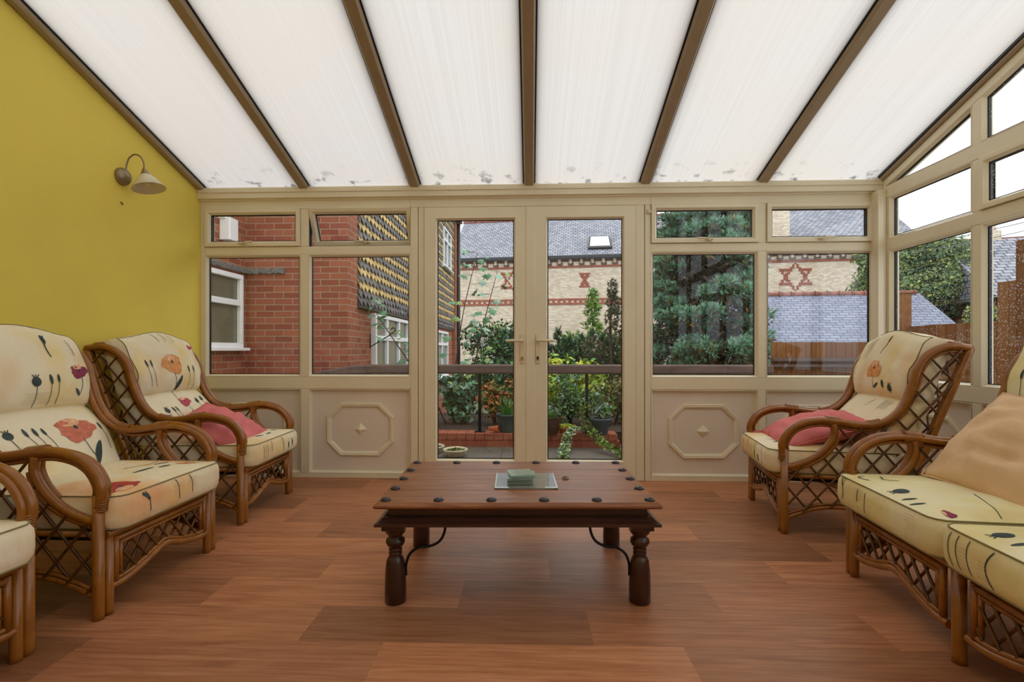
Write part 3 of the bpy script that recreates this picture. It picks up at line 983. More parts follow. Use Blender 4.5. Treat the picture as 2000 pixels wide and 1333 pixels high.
def seat_cushion(name, parent, W, D, H, loc, prints_top, prints_front, fab='fab', piping='piping_dark', R=0.045, seed=0):
    """box cushion, boxed sides with a slight belly, domed top, piped edges. x forward, origin at rear-bottom centre-front? -> centre bottom"""
    hx, hy = D / 2, W / 2
    mb = MB()
    rg = random.Random(seed)
    def top(a, b):
        x, y = rr_point(a, b, hx, hy, R)
        k = (1 - min(1, abs(a)) ** 3) * (1 - min(1, abs(b)) ** 3)
        return Vector((x, y, H + .024 * k + .004 * noise.noise(Vector((x * 7 + seed, y * 7, 0))) * k * 3))
    def bot(a, b):
        x, y = rr_point(a, b, hx, hy, R)
        return Vector((x, y, 0))
    n = 18
    mb.grid(lambda i, j: top(i * 2 - 1, j * 2 - 1), n, n, 0)
    mb.grid(lambda i, j: bot(i * 2 - 1, j * 2 - 1), 8, 8, 0, flip=True)
    # perimeter in order
    per = [(1, -1 + 2 * t / n) for t in range(n)] + [(1 - 2 * t / n, 1) for t in range(n)] + [(-1, 1 - 2 * t / n) for t in range(n)] + [(-1 + 2 * t / n, -1) for t in range(n)]
    pts = [Vector((*rr_point(a, b, hx, hy, R), 0)) for a, b in per]
    Np = len(pts)
    nor = []
    for i in range(Np):
        t = (pts[(i + 1) % Np] - pts[i - 1]).normalized()
        nor.append(Vector((t.y, -t.x, 0)))
    hs = 6
    vs = []
    for i in range(Np):
        for j in range(hs + 1):
            t = j / hs
            belly = .014 * (1 - (2 * t - 1) ** 4)
            vs.append(pts[i] + nor[i] * belly + Vector((0, 0, H * t)))
    fs = [(i * (hs + 1) + j, ((i + 1) % Np) * (hs + 1) + j, ((i + 1) % Np) * (hs + 1) + j + 1, i * (hs + 1) + j + 1) for i in range(Np) for j in range(hs)]
    mb.add(vs, fs, 0, True)
    # prints: top face measured x along depth from the front edge back, y across; front face y across, z up
    sl = slots(1)
    pt = Print(mb, lambda u, v: top(max(-1, min(1, v / hx)), max(-1, min(1, u / hy))), sl)
    # (u across, v towards the front) has normal pointing down for u x v, so flip by mirroring the lift
    pt.lift = -0.0012 if False else 0.0012
    class TopPrint(Print):
        def pt(s, p, extra=0.0):
            return s.surf(p[0], p[1]) + Vector((0, 0, s.lift + extra))
    tp = TopPrint(mb, lambda u, v: top(max(-.99, min(.99, v / hx)), max(-.99, min(.99, u / hy))), sl)
    prints_top(tp)
    class FrontPrint(Print):
        def pt(s, p, extra=0.0):
            t = max(0.02, min(.98, p[1] / H))
            belly = .014 * (1 - (2 * t - 1) ** 4)
            y = max(-hy + R, min(hy - R, p[0]))
            return Vector((hx + belly + s.lift + extra, y, H * t))
    prints_front(FrontPrint(mb, None, sl))
    o = mb.build(name, [fab] + PMATS, parent, recalc=False)
    o.location = loc
    pp = MB()
    for z in (0.0, H):
        pp.tube([p + nor[i] * 0.002 + Vector((0, 0, z)) for i, p in enumerate(pts)], 0.0028, 6, closed=True)
    pp.build('piping', [piping], o)
    return o

def back_cushion(name, parent, W, loc, prints, fab='fab', piping='piping_dark', seed=0, hump=0.042):
    """tall back cushion: lumbar roll, fold, fuller head roll that drapes over the top"""
    front = [(.400, .435), (.425, .495), (.462, .566), (.510, .625), (.556, .680), (.582, .706), (.566, .720), (.552, .755), (.550, .80), (.562, .86), (.584, .92), (.608, .975), (.636, 1.018), (.670, 1.042)]
    back_ = [(.60, .435), (.625, .495), (.65, .566), (.672, .625), (.69, .670), (.698, .700), (.702, .715), (.715, .75), (.735, .81), (.75, .86), (.77, .915), (.80, .965), (.815, .995), (.79, 1.022)]
    F = catmull([(b, z, 0) for b, z in front], 4)
    Bk = catmull([(b, z, 0) for b, z in back_], 4)
    n = len(F)
    # arc length along the front, for placing prints
    arc = [0.0]
    for i in range(1, n):
        arc.append(arc[-1] + (F[i] - F[i - 1]).length)
    Lf = arc[-1]
    hw = W / 2
    def idx(t):
        s_ = max(0, min(.9999, t)) * (n - 1)
        i = int(s_); return i, s_ - i
    def surf(a, t, side):
        i, f = idx(t)
        pf = F[i].lerp(F[min(i + 1, n - 1)], f); pb = Bk[i].lerp(Bk[min(i + 1, n - 1)], f)
        m = pf.lerp(pb, .5)
        e = 1 - abs(a) ** 3.2
        w = .70 + .30 * max(0, e) ** .6
        p = m.lerp(pf if side > 0 else pb, w if side > 0 else .8)
        # crest of the head roll rises in the middle
        z = p.y + hump * (math.cos(a * PI * .95) * .5 + .12) * max(0, (t - .62) / .38) ** 1.5
        # the fold sags towards its ends
        z += -.012 * (abs(a) ** 2) * math.exp(-((t - .40) / .12) ** 2)
        wr = .006 * noise.noise(Vector((a * 3 + seed * 3, t * 7, seed))) + .0035 * noise.noise(Vector((a * 9, t * 18, seed + 5)))
        pull = .012 * (abs(a) ** 6) * math.sin(t * 26)
        yy = a * hw * (1 - .035 * math.exp(-((t - .40) / .05) ** 2) + .02 * math.sin(PI * min(1, t * 2.2)))
        return Vector((-(p.x + (wr + pull * .4) * (1 if side > 0 else 0)), yy, z))
    mb = MB()
    nu, nv = 26, 46
    mb.grid(lambda i, j: surf(i * 2 - 1, j, 1), nu, nv, 0)
    mb.grid(lambda i, j: surf(i * 2 - 1, j, -1), nu, nv, 0, flip=True)
    for s_ in (-1, 1):     # side gussets
        mb.grid(lambda i, j: surf(s_, j, 1).lerp(surf(s_, j, -1), i) + Vector((0, s_ * .012 * math.sin(PI * i), 0)), 4, nv, 0, flip=(s_ < 0))
    mb.grid(lambda i, j: surf(j * 2 - 1, 1, 1).lerp(surf(j * 2 - 1, 1, -1), i), 3, nu, 0)
    mb.grid(lambda i, j: surf(j * 2 - 1, 0, 1).lerp(surf(j * 2 - 1, 0, -1), i), 3, nu, 0, flip=True)
    def by_len(x, s_):
        # cloth coordinates: x across (m), s_ up the front (m)
        k = 0
        s_ = max(0, min(Lf - 1e-4, s_))
        while k < n - 2 and arc[k + 1] < s_: k += 1
        t = (k + (s_ - arc[k]) / (arc[k + 1] - arc[k] + 1e-9)) / (n - 1)
        return surf(max(-.97, min(.97, x / hw)), t, 1)
    prints(Print(mb, by_len, slots(1), lift=0.0022))
    o = mb.build(name, [fab] + PMATS, parent, recalc=False)
    o.location = loc
    pp = MB()
    path = [surf(-1, t / 30, 1) for t in range(31)] + [surf(-1 + t / 12, 1, 1) for t in range(1, 24)] + [surf(1, 1 - t / 30, 1) for t in range(31)]
    pp.tube(path, .0026, 6)
    pp.build('piping', [piping], o)
    return o

def cane_seat(name, label, cat, loc, rz, seats, seat_prints, group=None, fabs=None, piping='piping', modw=0.61, ends=(True, True)):
    root = thing(name, label, cat, loc, rz, group)
    HW = modw * seats / 2
    arm_c = cm2(ARM, 5)
    rear_c = cm2(REAR, 5)
    arch_c = cm2(ARCH, 5)
    loop_c = cm2(LOOP, 5)
    for sg in (-1, 1):
        y = sg * HW
        yi = sg * (HW - .026)
        # front posts
        for (yy, zt, r, bx) in ((y, .44, .0185, 0), (sg * (HW - .036), .305, .0165, -.004)):
            m = MB(); m.tube([P3(bx, yy, 0), P3(bx, yy, .02), P3(bx, yy, zt)], r, 12)
            m.build('leg', ['cane'], root)
        m = MB(); m.tube([P3(b, y, z) for b, z in rear_c], .0175, 10)
        m.tube([P3(b, yi, z) for b, z in rear_c[:-6]], .012, 8)
        m.build('leg', ['cane'], root)
        # arm: thick pole with a thinner pole at its side and one beneath
        m = MB()
        m.tube([P3(b, y, z) for b, z in arm_c], .0185, 12)
        m.tube([P3(b, yi, z - .002) for b, z in arm_c], .0115, 8)
        und = []
        for i, (b, z) in enumerate(arm_c):
            q = arm_c[min(i + 1, len(arm_c) - 1)]; o = arm_c[max(i - 1, 0)]
            dx, dz = q[0] - o[0], q[1] - o[1]; L = math.hypot(dx, dz)
            und.append((b + dz / L * .026, z - dx / L * .026))
        m.tube([P3(b, y - sg * .004, z) for b, z in und[3:-3]], .0085, 8)
        arm = m.build('arm', ['cane'], root)
        def wrap(i0, i1):
            w = MB()
            for q in range(i0, i1):
                a_, b_ = arm_c[q], arm_c[q + 1]
                for f in (0.0, .33, .66):
                    pb = a_[0] + (b_[0] - a_[0]) * f; pz = a_[1] + (b_[1] - a_[1]) * f
                    dx, dz = b_[0] - a_[0], b_[1] - a_[1]; L = math.hypot(dx, dz)
                    h = .0035
                    w.tube([P3(pb - dx / L * h, y - sg * .008, pz - dz / L * h - .001), P3(pb + dx / L * h, y - sg * .008, pz + dz / L * h - .001)], .0255, 12)
            w.build('cane_binding', ['cane'], arm)
        wrap(27, 31); wrap(37, 40); wrap(74, 77)
        w = MB()
        for q in range(8):
            w.tube([P3(-.004, y - sg * .006, .385 + q * .0075), P3(-.004, y - sg * .006, .391 + q * .0075)], .0235, 12)
        w.build('cane_binding', ['cane'], arm)
        m = MB()
        m.tube([P3(b, y, z) for b, z in loop_c], .0165, 10)
        m.tube([P3(b + .018, y, z - .014) for b, z in loop_c[4:-2]], .010, 8)
        m.tube([P3(b, yi, z) for b, z in loop_c], .0105, 8)
        m.build('arm_brace', ['cane'], root)
        # lattice filling the side
        m = MB()
        poly = arch_c + [(.60, .34), (.672, .535), (.745, .73), (.825, .94)] + [q for q in arm_c[::-1][4:52]] + [q for q in loop_c[2:]]
        # keep only the arm points behind the loop
        poly = arch_c + [(.58, .28), (.60, .34), (.672, .535), (.745, .73), (.815, .93)] + [q for q in arm_c[::-1] if q[0] > .25 and q[0] < .80] + loop_c[2:]
        lattice(m, poly, lambda p, d: P3(p[0], y + sg * .004 + d * .7, p[1]), .078, 50, .0058, .01)
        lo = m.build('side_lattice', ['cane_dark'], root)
        m = MB()
        m.tube([P3(b, y, z) for b, z in arch_c], .011, 8)
        m.tube([P3(b, y, z + .018) for b, z in arch_c], .008, 8)
        m.tube([P3(0, y - sg * .01, .30), P3(.59, y - sg * .01, .30)], .012, 8)
        m.build('side_rail', ['cane'], root)
    # front rail and panels
    m = MB()
    m.tube([P3(-.006, -HW + .02, .292), P3(-.006, HW - .02, .292)], .0165, 10)
    m.tube([P3(.018, -HW + .02, .30), P3(.018, HW - .02, .30)], .012, 8)
    m.build('front_rail', ['cane'], root)
    for k in range(1, seats):
        yc = -HW + modw * k
        m = MB(); m.tube([P3(-.004, yc, 0), P3(-.004, yc, .02), P3(-.004, yc, .29)], .019, 12)
        m.build('leg', ['cane'], root)
        m = MB(); m.tube([P3(.54, yc, 0), P3(.6, yc, .35)], .0165, 10)
        m.build('leg', ['cane'], root)
    for k in range(seats):
        c0 = -HW + modw * (k + .5)
        h = modw / 2 - .036
        m = MB()
        wave = cm2([(-h, .097), (-h * .72, .098), (-h * .35, .122), (0, .150), (h * .35, .122), (h * .72, .098), (h, .097)], 6)
        m.tube([P3(-.006, c0 + a, b) for a, b in wave], .013, 10)
        m.tube([P3(-.006, c0 + a * .93, b + .020) for a, b in wave], .0085, 8)
        for s2 in (-1, 1):
            m.tube([P3(-.006, c0 + s2 * (h - .028), .108), P3(-.006, c0 + s2 * (h - .028), .275)], .0115, 8)
            m.tube([P3(-.006, c0 + s2 * (h - .050), .125), P3(-.006, c0 + s2 * (h - .050), .250)], .0075, 8)
        m.tube([P3(-.006, c0 - h + .03, .262), P3(-.006, c0 + h - .03, .262)], .0115, 8)
        m.tube([P3(-.006, c0 - h + .05, .243), P3(-.006, c0 + h - .05, .243)], .0075, 8)
        ap = m.build('front_panel', ['cane'], root)
        m = MB()
        poly = [(a * .88, b + .026) for a, b in wave] + [(h - .055, .245), (-h + .055, .245)]
        lattice(m, poly, lambda p, d: P3(-.004 + d, c0 + p[0], p[1]), .052, 52, .0052, .013)
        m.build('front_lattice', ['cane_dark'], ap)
    # seat base
    m = MB(); m.box(-.57, -.02, -HW + .03, HW - .03, .268, .298)
    m.build('seat_base', ['deck'], root)
    # back frame between the rear posts
    m = MB()
    m.tube([P3(.835, -HW, .968), P3(.842, 0, .972), P3(.835, HW, .968)], .0165, 10)
    bf = m.build('top_rail', ['cane'], root)
    for (rb, rz_, rr_) in ((.60, .33, .013), (.765, .945, .010)):
        m = MB(); m.tube([P3(rb, -HW, rz_), P3(rb, HW, rz_)], rr_, 8); m.build('back_rail', ['cane'], root)
    m = MB()
    def bfn(p, d):
        t = (p[1] - .34) / (.968 - .34)
        return P3(.60 + .235 * t + d, p[0], p[1])
    lattice(m, [(-HW, .34), (HW, .34), (HW, .955), (-HW, .955)], bfn, .078, 50, .0055, .02)
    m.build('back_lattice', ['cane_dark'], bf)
    for k in range(seats):
        c0 = -HW + modw * (k + .5)
        pr = seat_prints[k]
        f1, f2 = (fabs or [('fab', 'fab')] * seats)[k]
        CW = .562 if seats == 1 else .585
        CD = .60
        seat_cushion('seat_cushion', root, CW, CD, .118, (.062 - CD / 2, c0, .312), pr[0], pr[1], f1, piping, seed=k + int(abs(loc[1]) * 10))
        back_cushion('back_cushion', root, .56 if seats == 1 else .575, (0, c0, 0), pr[2], f2, piping, seed=k + int(abs(loc[0] * 7 + loc[1] * 3)))
    return root

# ---- what is printed where (across, along)
def pr_mid():
    def top(p):
        p.poppy(-.19, .215, 1.3, 'red', stem=False, seed=2)
        p.wash(-.05, .02, .10, .07); p.wash(.18, -.05, .08, .06)
        p.leaf(-.03, .13, .09, .02); p.leaf(.06, .17, .06, .01, .016); p.leaf(.12, .10, .08, .01, .014)
        p.poppy(.20, .20, .8, 'orange', stem=False, seed=5); p.line([(.02, .05), (.10, .07), (.2, .06)], .004, 'ink')
    def fr(p):
        p.line([(-.18, .110), (-.165, .08), (-.16, .03)], .004, 'ink'); p.line([(-.195, .105), (-.175, .09), (-.165, .075)], .012, 'ink')
        p.line([(-.02, .112), (-.01, .08), (-.005, .03)], .0036, 'ink'); p.script(-.01, .09, .06, 6, .008, 3)
        p.line([(.06, .112), (.07, .08), (.07, .035)], .0036, 'ink'); p.script(.07, .095, .06, 5, .009, 4)
    def back(p):
        p.wash(.10, .10, .11, .06); p.wash(-.12, .05, .07, .04)
        p.seed_head(-.150, .215, 1.35, .13, .022); p.bud(-.085, .215, .12, .02, 1.3); p.bud(-.050, .212, .12, .02, 1.3); p.bud(-.018, .208, .10, .02, 1.1)
        p.script(-.10, .15, .16, 6, .009, 6)
        p.poppy(.120, .200, 1.6, 'coral', seed=3)
        p.bud(.240, .19, .11, .004, 1.2); p.script(.235, .17, .05, 9, .012, 9)
        p.seed_head(.0, .46, 1.35, .10, -.006); p.bud(.065, .465, .10, -.012, 1.3); p.bud(.10, .468, .10, -.012, 1.1); p.script(.01, .41, .14, 6, .009, 7)
        p.poppy(.215, .50, .85, 'maroon', stem=False, seed=8); p.line([(.222, .48), (.222, .43), (.20, .385)], .003, 'ink'); p.leaf(.20, .385, -.02, .035, .014)
        p.line([(.10, .665), (.085, .62), (.10, .565)], .006, 'ink'); p.leaf(.086, .62, .0, .045, .018)
        p.line([(.20, .66), (.215, .62), (.22, .58)], .0026, 'ink2'); p.script(.205, .64, .04, 6, .012, 5)
        p.wash(-.05, .56, .04, .05, 'faint')
    return top, fr, back
def pr_far_left():
    def top(p):
        p.leaf(-.08, .20, .07, .02); p.leaf(.02, .22, .06, .0, .015); p.line([(-.2, .1), (-.05, .14), (.1, .12)], .004, 'ink2'); p.wash(.15, .02, .09, .06)
        p.leaf(.12, .20, .06, .01, .014)
    def fr(p):
        for q in (-.20, -.18, -.155): p.line([(q, .10), (q + .006, .06), (q + .004, .02)], .003, 'ink2')
        p.script(-.10, .09, .05, 6, .009, 3); p.line([(-.10, .11), (-.098, .05)], .003, 'ink2')
        p.line([(.03, .11), (.05, .06), (.055, .02)], .004, 'ink'); p.bud(.12, .045, .02, 0, 1.3); p.bud(.17, .055, .02, 0, 1.3)
    def back(p):
        p.seed_head(-.155, .20, 1.2, .10, .016); p.bud(-.105, .20, .09, .014, 1.1); p.bud(-.078, .20, .09, .014, 1.1)
        p.poppy(.035, .245, .9, 'rose', stem=False, seed=4); p.line([(.035, .22), (.045, .18), (.06, .14)], .003, 'ink'); p.leaf(.06, .14, -.03, .03, .014)
        p.seed_head(.145, .235, 1.1, .12, .02); p.seed_head(.205, .245, 1.1, .12, .02); p.wash(.03, .12, .08, .04)
        p.poppy(-.015, .515, 1.5, 'orange', seed=6)
        p.bud(.125, .475, .12, .002, 1.3); p.bud(.175, .475, .12, -.004, 1.3); p.script(.15, .40, .08, 4, .010, 2)
        p.bud(-.215, .52, .12, .02, 1.3); p.bud(-.18, .52, .12, .02, 1.3); p.script(-.19, .46, .07, 6, .012, 4)
        p.poppy(.225, .63, .5, 'rose', stem=False, seed=7)
        for q in (-.08, -.02, .05): p.line([(q, .70), (q + .02, .665), (q + .025, .645)], .003, 'ink2')
    return top, fr, back
def pr_far_right():
    def top(p):
        p.leaf(-.10, .20, .08, -.02); p.line([(.0, .24), (.05, .20), (.16, .22)], .004, 'ink2'); p.wash(-.1, .0, .09, .06)
        p.seed_head(.10, .21, 1.1, .05, .03)
    def fr(p):
        for q in (-.20, -.10): p.line([(q, .11), (q + .01, .06), (q + .004, .02)], .003, 'ink2')
        p.script(-.02, .09, .07, 7, .009, 3)
        p.line([(.04, .11), (.05, .05), (.045, .02)], .0035, 'ink'); p.leaf(.05, .02, -.015, .045, .014); p.leaf(.12, .02, -.02, .04, .016)
        p.line([(.17, .11), (.18, .05), (.19, .02)], .003, 'ink2')
    def back(p):
        p.poppy(.0, .49, 1.25, 'orange', stem=False, seed=11); p.wash(.0, .47, .05, .035); p.line([(.0, .455), (.004, .42), (.01, .385)], .003, 'ink')
        p.leaf(.01, .385, .045, .03, .018); p.leaf(.11, .39, -.016, .045, .020); p.seed_head(.165, .395, 1.2, .02, .0)
        p.line([(.035, .66), (.03, .62), (.0, .575)], .0035, 'ink'); p.bud(.035, .655, .03, -.01, 1.2)
        for q in (-.14, -.12, -.10): p.line([(q, .67), (q - .02, .62), (q - .035, .55)], .0022, 'ink2')
        p.script(-.12, .64, .06, 7, .010, 8)
        p.line([(.02, .30), (-.01, .27), (-.03, .245)], .0025, 'ink2')
        for q in (.12, .145, .17): p.line([(q, .31), (q - .015, .27), (q - .02, .24)], .002, 'ink2')
        p.script(.14, .30, .10, 6, .010, 12); p.wash(-.04, .22, .05, .03); p.wash(-.16, .52, .05, .07, 'faint')
        p.line([(-.235, .56), (-.245, .50), (-.235, .44)], .003, 'ink2')
    return top, fr, back
def pr_sofa(k):
    def top(p):
        if k == 0:
            p.line([(-.24, .24), (-.20, .26), (-.15, .25)], .006, 'ink2'); p.line([(-.22, .17), (-.15, .20), (-.10, .17)], .005, 'ink2')
            p.seed_head(.02, .235, 1.7, .01, .0); p.bud(.10, .255, .01, .0, 1.4); p.bud(.15, .26, .01, .0, 1.4)
            p.poppy(.25, .235, .45, 'maroon', stem=False, seed=2); p.line([(.05, .02), (.18, .06), (.27, .10)], .003, 'ink2'); p.wash(-.1, .05, .1, .06)
        else:
            p.seed_head(-.17, .225, 1.6, .01, .0); p.bud(-.10, .235, .01, .0, 1.4); p.bud(-.05, .24, .01, .0, 1.4)
            p.line([(-.25, .10), (-.1, .14), (.1, .13)], .003, 'ink2'); p.wash(.05, .0, .1, .07)
    def fr(p):
        if k == 0:
            p.line([(-.235, .115), (-.215, .07), (-.22, .03)], .0045, 'ink'); p.line([(-.215, .115), (-.218, .08)], .0035, 'ink2')
            p.line([(-.11, .10), (-.115, .05)], .004, 'ink'); p.line([(-.06, .10), (-.065, .02)], .0038, 'ink2'); p.script(-.10, .10, .06, 5, .009, 1)
            p.script(.20, .10, .06, 9, .010, 8); p.line([(.265, .115), (.262, .06), (.255, .01)], .0045, 'ink')
        else:
            for q in (-.24, -.21, -.17): p.line([(q, .11), (q - .004, .06), (q + .012, .015)], .0036, 'ink2')
            p.line([(-.09, .11), (-.11, .06), (-.09, .01)], .0045, 'ink'); p.script(-.19, .08, .05, 6, .011, 5); p.script(-.12, .07, .04, 5, .011, 6)
    def back(p):
        p.seed_head(-.1, .25, 1.2, .1, .01); p.bud(-.05, .25); p.poppy(.1, .5, 1.1, 'orange', seed=9); p.bud(-.2, .5, .1, .01, 1.2)
    return top, fr, back

PI2 = PI / 2
# left side: faces +x
cane_seat('cane_armchair', 'cane armchair with poppy print cushions and pink scatter cushion, near the brick-view window', 'armchair',
          (-1.610, 2.918, 0), math.radians(3.1), 1, [pr_far_left()], group='cane armchairs')
cane_seat('cane_armchair', 'cane armchair with a big coral poppy on its lumbar cushion and no scatter cushion', 'armchair',
          (-1.538, 1.979, 0), 0.0, 1, [pr_mid()], group='cane armchairs', fabs=[('fab2', 'fab')])
cane_seat('cane_armchair', 'cane armchair cut off by the left picture edge, only arm and seat corner showing', 'armchair',
          (-1.600, 1.170, 0), math.radians(-2.5), 1, [pr_mid()], group='cane armchairs')
# right side: faces -x
cane_seat('cane_armchair', 'cane armchair with a pink scatter cushion, standing in the corner of the two glazed walls', 'armchair',
          (1.378, 2.903, 0), math.radians(170.7), 1, [pr_far_right()], group='cane armchairs')
d_ = math.atan2(.5525, .056)     # direction of the sofa front, from the middle leg to the far leg
fx_, fy_ = math.cos(d_), math.sin(d_)
cane_seat('cane_sofa', 'cane two-seat sofa with poppy print cushions and a peach scatter cushion', 'sofa',
          (1.379 - fx_ * .61, 2.150 - fy_ * .61, 0), d_ + PI2, 2, [pr_sofa(0), pr_sofa(1)][::1], fabs=[('fab_y', 'fab_y'), ('fab_y', 'fab_y')], piping='piping')

# ---- scatter cushions
def pillow(name, label, mat, size, thick, loc, rot, seed, group=None, sag=0.03, frill=False):
    mb = MB()
    n = 26
    h = size / 2
    def s_(i, j, side):
        a, b = i * 2 - 1, j * 2 - 1
        k = (max(0, 1 - a ** 2)) ** .55 * (max(0, 1 - b ** 2)) ** .55
        pin = 1 - .07 * (1 - abs(a) ** 2) * abs(b) ** 3
        pin2 = 1 - .07 * (1 - abs(b) ** 2) * abs(a) ** 3
        x, y = a * h * pin2, b * h * pin
        w = noise.noise(Vector((a * 2.2 + seed, b * 2.6, seed))) * .022 + noise.noise(Vector((a * 4.5 + seed, b * 1.6 + a * 2, 3))) * .016
        r = abs(a * b)
        w += .004 * math.sin((a + b) * 22) * r
        z = side * thick / 2 * k + w * k * 1.4 - sag * (a * a + b * b) * .25
        return Vector((x, y, z))
    mb.grid(lambda i, j: s_(i, j, 1), n, n, 0)
    mb.grid(lambda i, j: s_(i, j, -1), n, n, 0, flip=True)
    o = mb.build(name, [mat], None, recalc=False, weld=True)
    o.location = loc
    o.rotation_euler = rot
    tag(o, label, 'cushion', group)
    if True:
        p = MB()
        per = [s_(t / 20, 0, 1) for t in range(20)] + [s_(1, t / 20, 1) for t in range(20)] + [s_(1 - t / 20, 1, 1) for t in range(20)] + [s_(0, 1 - t / 20, 1) for t in range(20)]
        p.tube(per, .0035, 6, closed=True)
        if frill:
            for sx in (-1, 1):
                c0 = s_(1 if sx > 0 else 0, 1, 1)
                for q in range(4):
                    e = c0 + Vector((sx * (.012 + .01 * q), .022 - .012 * q, .012 * ((q % 2) * 2 - 1)))
                    p.tube([c0 * .97, c0.lerp(e, .6), e], [.007, .006, .002], 6)
        p.build('seam_edge', [mat], o)
    return o
pillow('scatter_cushion', 'pink scatter cushion lying on the armchair below the white outside window frame', 'pink', .40, .12, (-1.81, 2.80, .515), (math.radians(12), math.radians(28), math.radians(14)), 4, 'pink scatter cushions')
pillow('scatter_cushion', 'pink scatter cushion lying on the armchair in the corner of the glazed walls', 'pink', .49, .14, (1.625, 2.87, .515), (math.radians(3), math.radians(-18), math.radians(-14)), 9, 'pink scatter cushions', frill=True)
pillow('scatter_cushion', 'large peach scatter cushion propped against the back of the cane sofa', 'peach', .45, .15, (1.73, 1.80, .612), (math.radians(10), math.radians(-48), math.radians(-4)), 15, sag=.05)

# ================================================================== COFFEE TABLE
def table():
    a = math.radians(2.2)
    cx, cy = -.060, 2.122
    W, D = 1.064, .682
    root = thing('coffee_table', 'low dark wood coffee table with iron studs and turned legs', 'coffee table', (cx, cy, 0), a)
    hw, hd = W / 2, D / 2
    # three-board top with moulded edge
    m = MB()
    n = 4
    for i in range(n):
        y0 = -hd + D * i / n + (.0012 if i else 0); y1 = -hd + D * (i + 1) / n - (.0012 if i < n - 1 else 0)
        m.box(-hw + .012, hw - .012, y0 + (.012 if i == 0 else 0), y1 - (.012 if i == n - 1 else 0), .375, .3965)
    R = [(-hw, -hd), (hw, -hd), (hw, hd), (-hw, hd)]
    m.ring(R, [(.020, .374), (.006, .374), (0, .380), (.001, .386), (.010, .3955), (.016, .3965), (.03, .3962)], lambda p, z: (p[0], p[1], z))
    m.build('table_top', ['table'], root, uv=True)
    m = MB(); m.box(-hw + .045, hw - .045, -hd + .045, hd - .045, .318, .376)
    m.build('apron', ['table_dark'], root, bevel=.002)
    m = MB()
    m.ring(R, [(.05, .334), (.030, .336), (.018, .326), (.004, .318), (.003, .308), (.05, .306)], lambda p, z: (p[0], p[1], z))
    m.box(-hw + .05, hw - .05, -hd + .05, hd - .05, .307, .333)
    m.build('lower_moulding', ['table_dark'], root)
    prof = [(.030, 0), (.040, .004), (.0405, .05), (.0385, .12), (.034, .158), (.028, .172), (.022, .178), (.025, .184), (.0255, .190), (.021, .194), (.0255, .199), (.026, .204), (.020, .210),
            (.030, .216), (.0365, .228), (.035, .240), (.026, .248), (.024, .252), (.034, .262), (.040, .272), (.041, .284), (.041, .29)]
    lx, ly = hw - .066, hd - .075
    for sx in (-1, 1):
        for sy in (-1, 1):
            m = MB(); m.lathe(prof, (sx * lx, sy * ly, 0), 24)
            m.box(sx * lx - .043, sx * lx + .043, sy * ly - .043, sy * ly + .043, .283, .310)
            m.build('leg', ['table_dark'], root)
            m = MB()
            s = -sx
            x0 = sx * lx
            pts = [(x0 + s * .040, sy * ly, .100), (x0 + s * .041, sy * ly, .145), (x0 + s * .058, sy * ly, .185), (x0 + s * .095, sy * ly, .208), (x0 + s * .135, sy * ly, .212), (x0 + s * .170, sy * ly, .232), (x0 + s * .188, sy * ly, .270), (x0 + s * .190, sy * ly, .312)]
            m.tube(catmull(pts, 5), .0052, 8)
            m.build('iron_brace', ['black_metal'], root)
    xs = np.linspace(-hw + .038, hw - .038, 6); ys = np.linspace(-hd + .040, hd - .040, 5)
    for x in xs:
        for y in ys:
            if not (abs(x) > hw - .05 or abs(y) > hd - .05): continue
            m = MB(); m.lathe([(.0190, .0), (.0195, .002), (.0165, .0065), (.010, .0095), (.0008, .0105)], (0, 0, 0), 18)
            o = m.build('iron_stud', ['stud'], root); o.location = (x, y, .3962)
table()
# glass placemat and stack of coasters
TZ = .3968
gm = MB(); gm.box(-.128, .128, -.120, .120, 0, .005)
g = gm.build('glass_placemat', ['mat_glass'], None, bevel=.001)
g.location = (-.022, 2.085, TZ + .0005); g.rotation_euler = (0, 0, math.radians(2))
tag(g, 'clear glass placemat with bright reflections painted on its edges lying on the coffee table', 'placemat')
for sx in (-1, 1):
    m = MB(); m.box(sx * .127 - (.050 if sx > 0 else 0), sx * .127 + (0 if sx > 0 else .056), -.1195, -.106, .005, .0055)  # strips painting the reflection along the front edge of the glass
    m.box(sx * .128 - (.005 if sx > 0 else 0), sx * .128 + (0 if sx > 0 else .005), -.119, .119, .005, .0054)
    m.build('edge_reflection', ['edge_glint'], g)
rg = random.Random(5)
for i, (dx, dy, r) in enumerate([(0, 0, 1), (.002, -.003, 2), (-.001, .002, 0), (.003, .0, 3), (.0, -.002, 1), (.014, .006, 5), (.002, .010, 13)]):
    m = MB(); m.box(-.052, .052, -.052, .052, 0, .0042)
    o = m.build('glass_coaster', ['green_glass'], None, bevel=.0008)
    o.location = (-.045 + dx, 2.055 + dy, TZ + .0068 + i * .0055); o.rotation_euler = (0, 0, math.radians(r))
    lab = ['green glass coaster at the bottom of the stack on the placemat', 'second green glass coaster from the bottom of the stack', 'third green glass coaster from the bottom of the stack',
           'middle green glass coaster of the stack on the placemat', 'green glass coaster third from the top of the stack', 'green glass coaster just under the top one, shifted out sideways', 'topmost frosted green glass coaster, turned askew on the stack'][i]
    tag(o, lab, 'coaster', 'stacked green glass coasters')
m = MB()
for sg in (-1, 1):
    m.grid(lambda i, j: Vector(((i * 2 - 1) * .014, math.sin(PI * i) * .006 * (j * 2 - 1) + sg * .002, .002 + .007 * math.sin(PI * i) * (1 - (j * 2 - 1) ** 2 * .7) + (.001 if sg > 0 else 0))), 10, 6, 0)
m.grid(lambda i, j: Vector(((i * 2 - 1) * .014, math.sin(PI * i) * .007 * math.cos(PI * j), .0)), 10, 6, 0)
